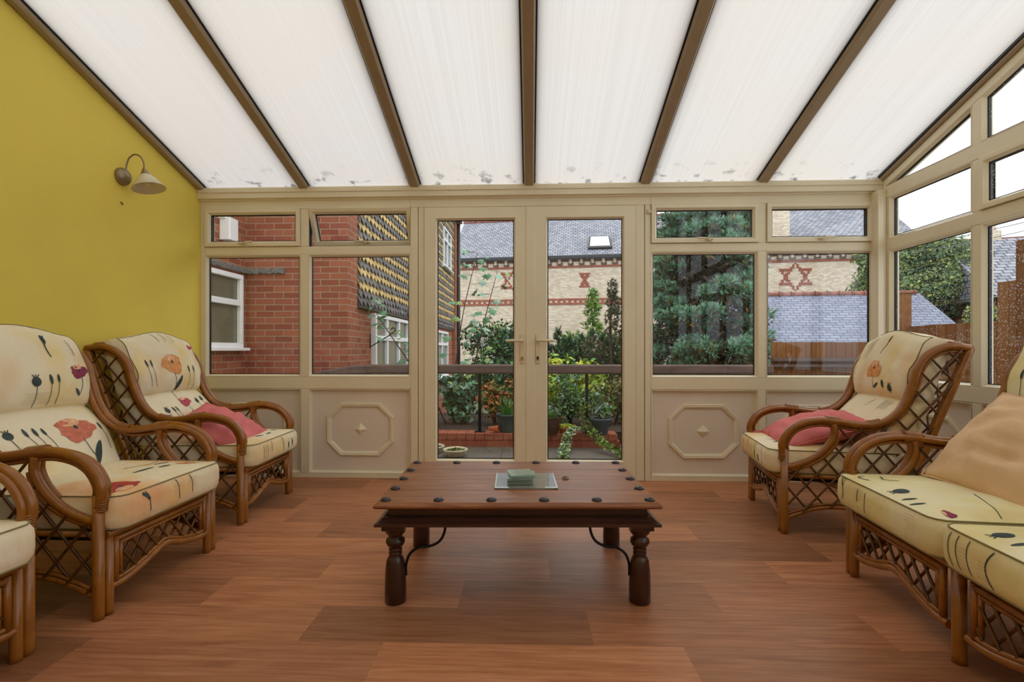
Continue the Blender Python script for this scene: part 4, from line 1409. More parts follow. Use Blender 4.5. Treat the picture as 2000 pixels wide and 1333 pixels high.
o = m.build('seed_pod', ['pod']); o.scale = (1.3, 1.3, 1.3); o.location = (.152, 2.128, TZ + .0005); o.rotation_euler = (0, 0, .3)
tag(o, 'small brown curled seed pod on the coffee table right of the placemat', 'seed pod')

# ================================================================== WALL LAMP
lamp = thing('wall_lamp', 'brushed metal wall lamp with white cone shade on the yellow wall', 'lamp', (XL, 2.88, 2.02))
m = MB(); m.lathe([(.052, 0), (.053, .010), (.050, .020), (.040, .032), (.022, .041), (.002, .045)], n=28, M4=Matrix.Rotation(PI / 2, 4, 'Y'))
m.build('back_plate', ['nickel'], lamp)
arc = catmull([(.028, .0, .03), (.032, .0, .07), (.050, .0, .115), (.085, .0, .135), (.122, .0, .118), (.140, .0, .08), (.143, .0, .045)], 6)
m = MB(); m.tube(arc, .0048, 10); m.build('lamp_arm', ['nickel'], lamp)
TL = Matrix.Translation((.143, 0, .045)) @ Matrix.Rotation(math.radians(-14), 4, 'Y')
m = MB(); m.lathe([(.006, .006), (.010, .0), (.028, -.036), (.030, -.042)], n=24, M4=TL); m.build('lamp_holder', ['nickel'], lamp)
m = MB(); m.lathe([(.027, -.038), (.031, -.041), (.090, -.122), (.0885, -.1235), (.028, -.044)], n=32, M4=TL, cap=False); m.build('lamp_shade', ['shade'], lamp)
m = MB(); m.lathe([(.012, -.04), (.013, -.06), (.022, -.075), (.024, -.09), (.016, -.104), (.002, -.109)], n=16, M4=TL); m.build('bulb', ['shade'], lamp)
m = MB(); m.tube([(XL - .001, 2.874, 1.862), (XL + .010, 2.874, 1.858), (XL + .013, 2.874, 1.845)], .0035, 8)
tag(m.build('wall_hook', ['screw']), 'tiny dark hook on the yellow wall below the wall lamp', 'hook')

#EXTERIOR_MARK
# ================================================================== OUTSIDE
GZ = -0.12          # patio level, one step below the room
tag_ = tag
m = MB(); m.box(-4.2, 4.3, YB + .09, 6.0, GZ - .12, GZ)
o = tag(m.build('trim_11', ['paving']), kind='structure'); o.name = 'patio_floor'
m = MB(); m.box(-60, 60, 6.0, 90, -1.4, -1.2)
tag(m.build('garden_ground', ['grass']), kind='structure')

# ---- red brick house on the left
def brick_box(m, x0, x1, y0, y1, z0, z1, mi=0): m.box(x0, x1, y0, y1, z0, z1, mi)
house = thing('brick_house', 'red brick house with ochre and dark pointed tile hanging beside the garden', 'house', (-3.4, 5.7, -1.2))
def hb(mb, *a, **k): return mb.build(*a, **k)
def H_(x, y, z): return (x + 3.4, y - 5.7, z + 1.2)
def hbox(m, x0, x1, y0, y1, z0, z1, mi=0):
    a = H_(x0, y0, z0); b = H_(x1, y1, z1); m.box(a[0], b[0], a[1], b[1], a[2], b[2], mi)
m = MB()
hbox(m, -4.4, -2.17, 5.7, 6.02, -1.2, 4.7)          # wall facing the conservatory, with the pier end
hbox(m, -4.4, -2.21, 6.02, 14.0, -1.2, 4.7)        # long flank
hbox(m, -4.4, -3.41, 3.95, 5.7, -1.2, .96); hbox(m, -4.4, -3.41, 3.95, 5.7, 1.86, 4.7)
hbox(m, -4.4, -3.41, 5.58, 5.7, .96, 1.86); hbox(m, -4.4, -3.41, 3.95, 4.25, .96, 1.86)
hb(m, 'brick_wall', ['red_brick'], house)
m = MB(); hbox(m, -2.25, -2.12, 13.62, 14.0, -1.2, 4.7)
hb(m, 'corner_pier', ['red_brick'], house)
# side window, white frame with a top light
def white_window(y0, y1, z0, z1, x, bars_y, split, nm='house_window'):
    m = MB(); w = .055
    def f(a0, a1, c0, c1, d=.05): hbox(m, x - .03, x + d, a0, a1, c0, c1)
    f(y0, y1, z0, z0 + w); f(y0, y1, z1 - w, z1); f(y0, y0 + w, z0 + w, z1 - w); f(y1 - w, y1, z0 + w, z1 - w)
    for sp in split: f(y0 + w, y1 - w, sp - w * .6, sp + w * .6)
    for by in bars_y: f(by - w * .6, by + w * .6, z0 + w, z1 - w, .045)
    hbox(m, x - .03, x + .10, y0 - .04, y1 + .05, z0 - .035, z0)
    o = hb(m, nm, ['white_win'], house, bevel=.006)
    g = MB(); hbox(g, x - .02, x + .004, y0 + .02, y1 - .02, z0 + .02, z1 - .02)
    g.build('window_glass', ['dark_glass'], o)
    return o
white_window(4.25, 5.56, .985, 1.83, -3.40, [4.9], [1.50])
# lead flashing along both walls
m = MB()
rg = random.Random(4)
for (x0, y0, x1, y1) in ((-3.405, 4.6, -3.405, 5.7), (-3.405, 5.695, -2.93, 5.695)):
    N = 26
    top = []; bot = []
    for i in range(N + 1):
        t = i / N; x = x0 + (x1 - x0) * t; y = y0 + (y1 - y0) * t
        ox, oy = (.035, 0) if x0 == x1 else (0, -.035)
        top.append([H_(x, y, 1.935 + rg.uniform(-.008, .01)), H_(x + ox, y + oy, 1.915 + rg.uniform(-.01, .01))])
        bot.append([H_(x + ox * .9, y + oy * .9, 1.875 + rg.uniform(-.012, .008)), H_(x, y, 1.872)])
    vs = []
    for i in range(N + 1): vs += top[i] + bot[i]
    m.add(vs, [(4 * i + k, 4 * i + (k + 1) % 4, 4 * i + 4 + (k + 1) % 4, 4 * i + 4 + k) for i in range(N) for k in range(4)] + [(0, 1, 2, 3), (4 * N, 4 * N + 1, 4 * N + 2, 4 * N + 3)])
hb(m, 'lead_flashing', ['lead'], house)
m = MB(); hbox(m, -3.41, -3.29, 5.20, 5.36, 2.17, 2.42); hbox(m, -3.42, -3.33, 5.18, 5.38, 2.40, 2.43)
hb(m, 'junction_box', ['white_win'], house, bevel=.01)
# tile hanging: every tile a little pointed slab, two ochre courses to every three dark ones
def tiles(y0, y1, z0, z1, x, name, hole=None):
    m = MB(); tw, ex = .150, .094
    rows = int((z1 - z0) / ex)
    rg = random.Random(11)
    for r in range(rows):
        z = z0 + r * ex
        mi = 1 if (r % 2 == 0 and r > 1) else 0
        k = 0
        y = y0 - (tw / 2 if (r // 2) % 2 else 0)
        while y < y1:
            a, b = max(y, y0), min(y + tw, y1)
            y += tw; k += 1
            if b - a < .03: continue
            if hole and a > hole[0] - .05 and b < hole[1] + .05 and z > hole[2] - .05 and z < hole[3]: continue
            c = (a + b) / 2; j = rg.uniform(-.004, .006)
            out = .030 + j; g = .0025
            P = [(a + g, z + .030 + j, out), (c, z - .030 + j, out + .004), (b - g, z + .030 + j, out), (b - g, z + ex + .03, out - .024), (a + g, z + ex + .03, out - .024)]
            fr_ = [H_(x + d, yy, zz) for yy, zz, d in P]; bk = [H_(x + d - .012, yy, zz) for yy, zz, d in P]
            m.add(fr_ + bk, [(0, 1, 2, 3, 4), (9, 8, 7, 6, 5), (0, 5, 6, 1), (1, 6, 7, 2), (2, 7, 8, 3), (3, 8, 9, 4), (4, 9, 5, 0)], mi)
    return hb(m, name, ['tile_dark', 'tile_ochre'], house)
UPW = (11.9, 13.0, 3.05, 4.02)
tiles(6.04, 13.62, 1.56, 4.68, -2.185, 'tile_hanging', UPW)
m = MB(); hbox(m, -2.22, -2.16, 6.03, 13.62, 1.50, 1.58)
hb(m, 'tile_batten', ['black_gutter'], house)
white_window(UPW[0], UPW[1], UPW[2], UPW[3], -2.17, [12.45], [3.72])
white_window(6.66, 8.50, .30, 1.47, -2.19, [7.25, 7.90], [1.13])
white_window(11.0, 12.6, .30, 1.42, -2.19, [11.8], [1.10])
m = MB()
m.tube([H_(-2.075, 13.95, -1.2), H_(-2.075, 13.95, 4.60)], .05, 10)
hb(m, 'drainpipe', ['black_gutter'], house)
m = MB(); hbox(m, -2.20, -1.98, 6.0, 14.1, 4.62, 4.74); hb(m, 'gutter', ['black_gutter'], house)
m = MB()
m.prism([(-4.4, 4.7), (-2.0, 4.7), (-4.4, 6.2)], lambda p: H_(p[0], 5.6, p[1]), lambda p: H_(p[0], 14.15, p[1]))
hb(m, 'roof', ['slate'], house)
# bracket for a hanging basket
m = MB()
m.tube([H_(-2.17, 6.50, 1.18), H_(-2.17, 6.50, .98)], .008, 6)
m.tube(catmull([H_(-2.17, 6.50, 1.00), H_(-2.02, 6.50, 1.09), H_(-1.86, 6.50, 1.19), H_(-1.83, 6.50, 1.24), H_(-1.86, 6.50, 1.26), H_(-1.885, 6.50, 1.235)], 5), .007, 6)
hb(m, 'basket_bracket', ['black_metal'], house)

# ---- long cream brick hall far behind
hall = thing('brick_hall', 'long cream brick hall with slate roof and red brick patterns beyond the garden', 'building', (0, 30, -1.2), math.radians(-6.3))
m = MB(); HX0, HX1 = -4.95, 21.3
m.box(HX0, HX1, 0, 7, 0, 8.0)
hb(m, 'brick_wall', ['cream_brick'], hall)
def hz(z): return z + 1.2
# slate roof slab with gable ends
e0 = hz(6.75)
rise, run = 3.15, 3.6
m = MB()
m.prism([(-.35, e0 - .12), (run, e0 + rise), (2 * run + .35, e0 - .12), (2 * run + .2, e0 - .30), (run, e0 + rise - .2), (-.2, e0 - .30)][::-1], lambda p: (HX0 - .15, p[0], p[1]), lambda p: (HX1 + .55, p[0], p[1]))
hb(m, 'roof', ['slate'], hall)
m = MB()
m.prism([(0, e0 - .3), (run, e0 + rise - .25), (2 * run, e0 - .3)], lambda p: (HX0, p[0], p[1]), lambda p: (HX0 + .2, p[0], p[1]))
m.prism([(0, e0 - .3), (run, e0 + rise - .25), (2 * run, e0 - .3)], lambda p: (HX1 - .2, p[0], p[1]), lambda p: (HX1, p[0], p[1]))
hb(m, 'gable', ['cream_brick'], hall)
m = MB()
x = HX0 - .2
while x < HX1 + .5:
    m.tube([(x, run, e0 + rise + .02), (x + .40, run, e0 + rise + .02)], .11, 8)
    m.tube([(x + .40, run, e0 + rise + .02), (x + .45, run, e0 + rise + .02)], .135, 8)
    x += .45
hb(m, 'ridge_tiles', ['red_ridge'], hall)
m = MB(); m.box(HX0 - .1, HX1 + .5, -.42, -.26, e0 - .28, e0 - .10); hb(m, 'gutter', ['black_gutter'], hall)
# corbelled cornice: red courses and alternating blocks
m = MB()
zb = hz(5.97)
m.box(HX0 - .02, HX1 + .02, -.05, 0, zb, zb + .11, 0)
m.box(HX0 - .02, HX1 + .02, -.10, 0, zb + .52, zb + .62, 1)
x = HX0; i = 0
while x < HX1:
    m.box(x, x + .30, -.06, 0, zb + .11, zb + .30, 3)
    m.box(x + .33, x + .60, -.055, 0, zb + .13, zb + .34, 2)
    m.box(x + .05, x + .20, -.12, -.0, zb + .24, zb + .52, 2)
    m.box(x + .20, x + .67, -.03, -.0, zb + .36, zb + .52, 3)
    x += .66; i += 1
hb(m, 'cornice', ['p_redbrick', 'cornice_grey', 'cream_brick', 'cornice_dark'], hall)
m = MB()
zb = hz(3.72)
m.box(HX0 - .02, HX1, -.04, 0, zb, zb + .11, 0); m.box(HX0 - .02, HX1, -.04, 0, zb + .27, zb + .38, 0)
x = HX0
while x < HX1 - .2:
    m.box(x, x + .17, -.035, 0, zb + .11, zb + .27, 0)
    x += .33
hb(m, 'dentil_band', ['p_redbrick'], hall)
def star(cx, cz, h, w, full=True, only=None):
    m = MB(); rows = 20; cw = .115; ch = 2 * h / rows
    cols = int(2 * w / cw) + 1
    segs = [((0, 1), (-1, -.5)), ((0, 1), (1, -.5)), ((0, -1), (-1, .5)), ((0, -1), (1, .5)), ((-1, .5), (-.42, .5)), ((1, .5), (.42, .5)), ((-1, -.5), (-.42, -.5)), ((1, -.5), (.42, -.5))]
    for r in range(rows):
        z = -1 + (r + .5) * 2 / rows
        for c in range(-cols, cols + 1):
            x = c * cw / w
            hit = False
            for (a, b) in segs:
                dx, dz = (b[0] - a[0]), (b[1] - a[1])
                L2 = (dx * w) ** 2 + (dz * h) ** 2
                t = max(0, min(1, ((x - a[0]) * w * dx * w + (z - a[1]) * h * dz * h) / L2))
                d = math.hypot((x - a[0] - t * dx) * w, (z - a[1] - t * dz) * h)
                if d < .062: hit = True
            if only == 'side' and abs(x) < .33: hit = False
            if only == 'side' and x > 0: hit = False
            if hit:
                m.box(cx + c * cw - cw / 2, cx + c * cw + cw / 2, -.03, 0, cz + z * h - ch / 2 + .004, cz + z * h + ch / 2 - .004)
    return hb(m, 'brick_star', ['p_redbrick'], hall)
def on_hall(u, v):
    # pixel direction -> point on the facade plane, used once to read the layout off the photograph
    c, s = math.cos(math.radians(2.2)), math.sin(math.radians(2.2))
    a, b = (u - 1000) / 950, -(v - 684) / 950
    rx, ry = a * c - s, a * s + c
    th = math.radians(-6.3); nx, ny = -math.sin(th), math.cos(th)
    t = (30 * ny) / (rx * nx + ry * ny)
    X, Y = rx * t, ry * t
    return (X * math.cos(th) + (Y - 30) * math.sin(th), .96 + t * b + 1.2)
sx_, sz_ = on_hall(1553.5, 541); star(sx_, sz_, .80, .80)
sx_, sz_ = on_hall(1009, 548.5); star(sx_, sz_, .85, .88)
# narrower hourglass mark
sx_, sz_ = on_hall(1142, 547.5)
m = MB()
for r, wd in enumerate([4, 3, 3, 2, 1, 1, 2, 3, 3, 4]):
    zz = sz_ + (r - 4.5) * .088
    for c in range(-wd, wd + 1):
        if r in (1, 8) and abs(c) < 1: continue
        m.box(sx_ + c * .075 - .0375, sx_ + c * .075 + .0375, -.03, 0, zz - .040, zz + .040)
hb(m, 'brick_hourglass', ['p_redbrick'], hall)
# skylight
sk, _ = on_hall(1172, 480)
tt = .13
def rf(x, t, o): # point on the front roof slope
    y = -.35 + (run + .35) * t; z = (e0 - .12) + (rise + .12) * t
    return (x, y - o * .66, z + o * .75)
m = MB()
A4 = [rf(sk - .72, .13, 0), rf(sk + .72, .13, 0), rf(sk + .62, .42, 0), rf(sk - .62, .42, 0)]
B4 = [rf(sk - .72, .13, .16), rf(sk + .72, .13, .16), rf(sk + .62, .42, .16), rf(sk - .62, .42, .16)]
m.add(A4 + B4, [(0, 1, 5, 4), (1, 2, 6, 5), (2, 3, 7, 6), (3, 0, 4, 7), (4, 5, 6, 7)])
so = hb(m, 'skylight', ['black_gutter'], hall)
m = MB(); C4 = [rf(sk - .60, .165, .17), rf(sk + .60, .165, .17), rf(sk + .54, .40, .17), rf(sk - .54, .40, .17)]
m.add(C4 + [(x, y, z + .01) for x, y, z in C4], [(0, 1, 2, 3), (4, 5, 6, 7), (0, 1, 5, 4), (1, 2, 6, 5), (2, 3, 7, 6), (3, 0, 4, 7)])
m.build('skylight_glass', ['skylight'], so)
# chimney stack on the eaves
c0, _ = on_hall(1503, 470); c1, _ = on_hall(1541, 470)
m = MB(); m.box(c0, c1, -.1, 1.0, e0 - .3, e0 + 4.2); hb(m, 'chimney', ['cream_brick'], hall)

# ---- slate outbuilding in front of the hall
ob = thing('slate_outbuilding', 'low outbuilding with blue slate roof and red ridge tiles behind the fence', 'building', (4.6, 13.0, -1.2), math.radians(-5))
m = MB(); m.box(0, 6.2, .2, 4.4, 0, 1.9); hb(m, 'brick_wall', ['red_brick'], ob)
m = MB()
rz0, rz1 = 1.9, 3.82
m.add([(-.3, -.1, rz0), (6.9, -.1, rz0), (6.62, 2.3, rz1), (-.3, 2.3, rz1), (-.3, 4.7, rz0), (6.4, 4.7, rz0)], [(0, 1, 2, 3), (3, 2, 5, 4), (1, 5, 2), (0, 3, 4), (0, 4, 5, 1)])
hb(m, 'roof', ['slate2'], ob)
m = MB(); x = -.3
while x < 6.4:
    m.tube([(x, 2.3, rz1 + .02), (x + .30, 2.3, rz1 + .02)], .075, 8); m.tube([(x + .30, 2.3, rz1 + .02), (x + .34, 2.3, rz1 + .02)], .095, 8)
    x += .34
hb(m, 'ridge_tiles', ['red_ridge'], ob)

# ---- house far right
hr = thing('slate_house', 'distant slate roofed house with chimneys above the right fence', 'house', (14.45, 15.4, -1.2), math.radians(-14))
m = MB(); m.box(0, 9, 0, 6, 0, 3.7); hb(m, 'house_wall', ['red_brick'], hr)
m = MB(); m.prism([(-.4, 3.75), (3.0, 6.15), (6.4, 3.75)][::-1], lambda p: (-.4, p[0], p[1]), lambda p: (9.4, p[0], p[1])); hb(m, 'roof', ['slate'], hr)
m = MB(); m.box(1.2, 1.5, 2.85, 3.15, 5.9, 6.4); m.lathe([(.08, 6.4), (.07, 6.6)], (1.35, 3.0, 0), 10); hb(m, 'chimney', ['cream_brick'], hr)
m = MB(); m.box(-.45, 9.4, 2.93, 3.07, 6.05, 6.15); hb(m, 'ridge_tiles', ['red_ridge'], hr)
hr2 = thing('gabled_house', 'far gabled slate house showing between the tree and the window mullion', 'house', (25.2, 25.5, -1.2), math.radians(-10))
m = MB(); m.box(0, 8, 0, 7, 0, 6.2); hb(m, 'house_wall', ['cream_brick'], hr2)
m = MB(); m.prism([(-.4, 6.0), (4, 9.0), (8.4, 6.0)], lambda p: (p[0], -.4, p[1]), lambda p: (p[0], 7.4, p[1])); hb(m, 'roof', ['slate'], hr2)
for i, (z0, z1) in enumerate([(5.6, 7.3), (5.3, 7.0), (5.05, 6.7)]):
    m = MB(); m.tube(catmull([(5, 16, z0 - 1.2), (13, 15.5, z0 - .9), (22, 15, z1)], 5), .012, 5)
    tag(m.build('overhead_wire', ['wire']), ['topmost of the three overhead wires crossing the sky right', 'middle one of the three overhead wires crossing the sky right', 'lowest of the three overhead wires crossing the sky right'][i], 'wire', 'overhead wires')

# ---- timber fences
def fence(name, label, x0, y0, x1, y1, z0, z1, rail=None, posts=()):
    L = math.hypot(x1 - x0, y1 - y0); a = math.atan2(y1 - y0, x1 - x0)
    t = thing(name, label, 'fence', (x0, y0, z0), a)
    m = MB(); n = int(L / .11); rg = random.Random(int(L * 100))
    for i in range(n):
        j = rg.uniform(-.004, .004)
        m.box(i * L / n + .001, (i + 1) * L / n + .004, -.010 + (i % 2) * .006, .004 + (i % 2) * .006, 0, z1 - z0 + j * .6)
    m.build('fence_boards', ['fence'], t)
    if rail:
        for k, (rz, th) in enumerate(rail):
            m = MB(); m.box(0, L, -.075 if a < 2 else .01, -.010 if a < 2 else .075, rz - z0 - th, rz - z0)
            m.build('fence_rail', ['rail_wood'], t)
    return t
fence('timber_fence', 'orange timber fence behind the conifer, with a pale rail', 2.72, 5.62, 3.84, 5.62, -.6, 1.05, [(.87, .035), (.80, .03)])
fence('timber_fence', 'low stretch of timber fence seen through the right glazed wall, beside the square post', 3.87, 4.19, 3.87, 5.12, -.6, 1.20, [(.95, .03)])
fence('timber_fence', 'taller dark timber fence panel just behind the second right-wall window', 3.87, 4.03, 3.87, 4.18, -.6, 1.52)
fence('timber_fence', 'tallest timber fence panel at the right picture edge', 3.87, 2.2, 3.87, 4.02, -.6, 1.83)
m = MB(); m.box(3.775, 3.905, 5.14, 5.27, -.6, 1.54); m.box(3.765, 3.915, 5.13, 5.28, 1.54, 1.555)
tag(m.build('fence_post', ['fence'], bevel=.006), 'square red-brown timber post rising above the low fence', 'post')

# ---- handrail round the raised patio
rail = thing('garden_railing', 'brown timber handrail on slim black posts along the patio edge', 'railing', (0, 5.5, 0.03))
m = MB()
def R_(x, y, z): return (x, y - 5.5, z - .03)
path = [(-3.38, 5.40, .60), (-2.6, 5.47, .685), (-2.25, 5.5, .745), (-2.02, 5.5, .785), (-1.8, 5.5, .795), (0, 5.5, .795), (2.68, 5.5, .795)]
vs = []
for (x, y, z) in path:
    vs += [R_(x, y - .045, z), R_(x, y + .045, z), R_(x, y + .045, z - .105), R_(x, y - .045, z - .105)]
N = len(path)
m.add(vs, [(4 * i + k, 4 * i + (k + 1) % 4, 4 * i + 4 + (k + 1) % 4, 4 * i + 4 + k) for i in range(N - 1) for k in range(4)] + [(0, 1, 2, 3), tuple(4 * (N - 1) + k for k in range(4))])
m.build('handrail', ['rail_wood'], rail, bevel=.02)
for x in (-1.9, -.577, .63, 1.85):
    m = MB(); m.box(x - .016, x + .016, -.016, .016, 0, .665); m.box(x - .055, x + .055, -.055, .055, 0, .010)
    m.build('post', ['black_metal'], rail)
# brick planter wall
pw = thing('planter_wall', 'low red brick planter wall along the far side of the patio', 'wall', (0, 5.5, GZ))
m = MB()
m.box(-3.35, .98, -.11, .11, 0, .075); m.build('brick_course', ['red_brick2'], pw)
m = MB()
n = int(4.33 / .105)
for i in range(n):
    x = -3.35 + i * .105
    m.box(x + .002, x + .103, -.115, .115, .077, .152)
m.build('coping', ['red_brick2'], pw, bevel=.004)
m = MB(); m.box(.99, 1.6, -.35, -.12, 0, .10); m.box(.99, 1.6, -.35, -.12, .10, .13); m.build('brick_step', ['red_brick2'], pw)
m = MB(); m.box(-3.35, 4.0, 5.62, 7.2, -.5, .02)
tag(m.build('planting_bed', ['soil']), kind='structure')

# ---- pots and bits on the patio
def pot(name, label, cat, prof, loc, mat, plant=None, soil=True, n=24):
    t = thing(name, label, cat, loc)
    m = MB(); m.lathe(prof, (0, 0, 0), n, cap=False)
    m.lathe([(.001, .003), (prof[0][0], .0)], (0, 0, 0), n, cap=False)
    m.build('pot_body', [mat], t)
    if soil:
        r = prof[-1][0]; z = prof[-1][1]
        m = MB(); m.lathe([(.001, z - .0), (r + .004, z - .003)], (0, 0, 0), n, cap=False); m.build('soil', ['soil'], t)
    return t

def leaves(m, c, rad, n, size, mats, seed, up=.3, shell=.55, elong=1.8, droop=0.0, clip=None):
    """individual folded leaves scattered through an ellipsoid"""
    rg = random.Random(seed)
    c = Vector(c)
    for _ in range(n):
        d = Vector((rg.gauss(0, 1), rg.gauss(0, 1), rg.gauss(0, 1))).normalized()
        k = shell + (1 - shell) * rg.random()
        k *= 1 + .18 * noise.noise(d * 2.3 + Vector((seed, 0, 0)))
        p = c + Vector((d.x * rad[0], d.y * rad[1], d.z * rad[2])) * k
        nrm = (d + Vector((rg.gauss(0, .5), rg.gauss(0, .5), rg.gauss(0, .5) + up))).normalized()
        t = nrm.orthogonal().normalized()
        t = Matrix.Rotation(rg.uniform(0, 2 * PI), 3, nrm) @ t
        if droop: t = (t - Vector((0, 0, droop))).normalized()
        b = nrm.cross(t)
        s = size * rg.uniform(.65, 1.3)
        L = s * elong
        q = [p - t * L * .5, p + b * s * .5 + nrm * s * .12, p + t * L * .5 - nrm * s * .15, p - b * s * .5 + nrm * s * .12]
        m.add(q, [(0, 1, 2), (0, 2, 3)], rg.choices(range(len(mats)), weights=mats)[0])

def sprays(m, c, rad, n, size, wts, seed, out=None, flat_=.6):
    """conifer sprays: small fans of pointed needles growing outwards"""
    rg = random.Random(seed)
    c = Vector(c)
    for _ in range(n):
        d = Vector((rg.gauss(0, 1), rg.gauss(0, 1), rg.gauss(0, 1))).normalized()
        p = c + Vector((d.x * rad[0], d.y * rad[1], d.z * rad[2])) * rg.uniform(.45, 1.05)
        o = (d + (out if out is not None else Vector((0, 0, .2))) + Vector((rg.gauss(0, .35), rg.gauss(0, .35), rg.gauss(0, .35)))).normalized()
        s_ = o.orthogonal().normalized(); s_ = Matrix.Rotation(rg.uniform(0, 2 * PI), 3, o) @ s_
        mi = rg.choices(range(len(wts)), weights=wts)[0]
        L = size * rg.uniform(.7, 1.3)
        for a in (-.75, -.3, .15, .6):
            dirv = (o * math.cos(a) + s_ * math.sin(a)).normalized()
            w = o.cross(s_) * L * .11 + s_ * L * .07
            m.add([p - w, p + w, p + dirv * L], [(0, 1, 2)], mi)

def trunk(m, p0, p1, r0, r1, n=6, seed=0, mi=0):
    rg = random.Random(seed)
    pts = []; p0 = Vector(p0); p1 = Vector(p1)
    for i in range(n + 1):
        t = i / n
        pts.append(p0.lerp(p1, t) + Vector((rg.uniform(-1, 1), rg.uniform(-1, 1), 0)) * (r0 * .8 if 0 < i < n else 0))
    m.tube(catmull(pts, 3), [r0 + (r1 - r0) * i / (n * 3) for i in range(n * 3 + 1)], 7, mi=mi)

def plant(name, label, cat, loc, group=None): return thing(name, label, cat, loc, 0, group)

# big blue-green conifer: inner shade put into dark heart leaves, tufted boughs standing out
t = plant('blue_conifer', 'big blue-green conifer filling the window right of the French doors', 'tree', (2.66, 7.6, -1.2))
m = MB(); trunk(m, (0, 0, 0), (0.05, 0, 4.9), .16, .02, 7, 2)
rg = random.Random(21)
ends = []
for k in range(92):
    z = .40 + 4.6 * (k / 92) ** .92
    rr = .86 * (1 - .42 * max(0, (z - 2.6) / 2.5) ** 1.3) * rg.uniform(.72, 1.08)
    a = -PI2 + rg.uniform(-2.3, 2.3)
    e = Vector((math.cos(a) * rr, math.sin(a) * rr, z + rg.uniform(-.12, .2)))
    ends.append((e, a, rr))
    m.tube(catmull([(0, 0, z - .15), (e.x * .5, e.y * .5, z + .02), tuple(e)], 3), [.028 - .003 * i for i in range(7)], 5)
m.build('trunk', ['bark'], t)
m = MB()
for k in range(26):
    z = .25 + k * .18; q = 1 - .42 * max(0, (z - 2.6) / 2.5)
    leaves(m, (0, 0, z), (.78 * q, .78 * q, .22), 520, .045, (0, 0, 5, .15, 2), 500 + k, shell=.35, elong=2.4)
for k, (e, a, rr) in enumerate(ends):
    for q in range(6):
        w_ = rg.uniform(-.22, .22); f = rg.uniform(.0, .35)
        c = Vector((e.x * (1 - f) - math.sin(a) * w_, e.y * (1 - f) + math.cos(a) * w_, e.z + rg.uniform(-.09, .08)))
        sprays(m, c, (.12, .12, .08), 62, .075, (6, 2, 0, .5, 0), 100 + k * 8 + q, Vector((math.cos(a) * .7, math.sin(a) * .7, 1.0)))  # brighter greens paint the highlight on the tuft tops
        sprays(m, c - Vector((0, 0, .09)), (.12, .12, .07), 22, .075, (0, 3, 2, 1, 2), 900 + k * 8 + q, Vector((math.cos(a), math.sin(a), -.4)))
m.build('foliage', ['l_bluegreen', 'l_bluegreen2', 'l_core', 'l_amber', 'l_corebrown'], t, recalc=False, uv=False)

def cone_tree(name, label, loc, h, r, size, n, mats, w, seed, group=None, tiers=12, drybits=0):
    t = plant(name, label, 'tree', loc, group)
    m = MB(); trunk(m, (0, 0, 0), (0, 0, h * .95), .06, .012, 5, seed); m.build('trunk', ['bark'], t)
    m = MB(); rg = random.Random(seed)
    for k in range(tiers):
        f = (k + .5) / tiers
        rr = r * (1 - f) ** .6 + .02
        nq = max(1, int(7 * (1 - f)))
        for q in range(nq):
            a = q * 2 * PI / nq + rg.uniform(-.4, .4)
            sprays(m, (math.cos(a) * rr * (.7 if nq > 1 else .1), math.sin(a) * rr * (.7 if nq > 1 else .1), h * f), (rr * .42 + .03, rr * .42 + .03, h / tiers * .7), n, size, w, seed * 31 + k * 7 + q, Vector((math.cos(a), math.sin(a), .3)))
    m.build('foliage', mats, t, recalc=False, uv=False)
    return t
cone_tree('young_conifer', 'young bright green conifer in front of the cream brick hall', (1.18, 9.6, -1.2), 3.30, 1.0, .095, 130, ['l_mid', 'l_bright', 'l_hedge'], (3, 8, 1), 5)
cone_tree('yew_tree', 'dusty dark yew beside the young bright conifer', (1.30, 7.9, -1.2), 3.25, .72, .055, 190, ['l_yew', 'l_olive', 'l_darkgreen', 'l_drybrown'], (5, 3, 2, 1), 6, tiers=14)
# cypress hedge with upright tips
t = plant('cypress_hedge', 'dark green cypress hedge with upright tips seen through the right French door', 'hedge', (.75, 8.6, -1.2))
m = MB(); rg = random.Random(8)
for k in range(15):
    x = -.55 + k * .095; hh = rg.uniform(2.15, 2.42) + (.25 if k in (3, 9) else 0)
    for q in range(9):
        sprays(m, (x, rg.uniform(-.25, .1), hh * (q + .5) / 9), (.12 * (1 - q / 13), .14 * (1 - q / 13), .17), 60, .085, (5, 2, 1), 700 + k * 10 + q, Vector((0, 0, 1.4)))
m.build('foliage', ['l_hedge', 'l_darkgreen', 'l_mid'], t, recalc=False, uv=False)
m = MB(); trunk(m, (0, 0, 0), (0, 0, 1.6), .03, .01, 4, 3); m.build('trunk', ['bark'], t)

def shrub(name, label, loc, rad, n, size, mats, w, seed, cat='shrub', elong=1.8, stems=5, group=None, h0=None, droop=0):
    t = plant(name, label, cat, loc, group)
    m = MB(); rg = random.Random(seed)
    for k in range(stems):
        a = rg.uniform(0, 2 * PI)
        trunk(m, (0, 0, 0), (math.cos(a) * rad[0] * .6, math.sin(a) * rad[1] * .6, rad[2] * rg.uniform(1.1, 1.7)), .012, .004, 4, seed + k)
    m.build('stems', ['bark'], t)
    m = MB()
    for k in range(9):
        a = rg.uniform(0, 2 * PI); q = rg.uniform(.2, .62)
        c = (math.cos(a) * rad[0] * q, math.sin(a) * rad[1] * q, (h0 if h0 is not None else rad[2]) + rg.uniform(-.55, .6) * rad[2])
        leaves(m, c, (rad[0] * .5, rad[1] * .5, rad[2] * .45), n // 9, size, w, seed * 17 + k, elong=elong, shell=.3, droop=droop)
    m.build('foliage', mats, t, recalc=False, uv=False)
    return t
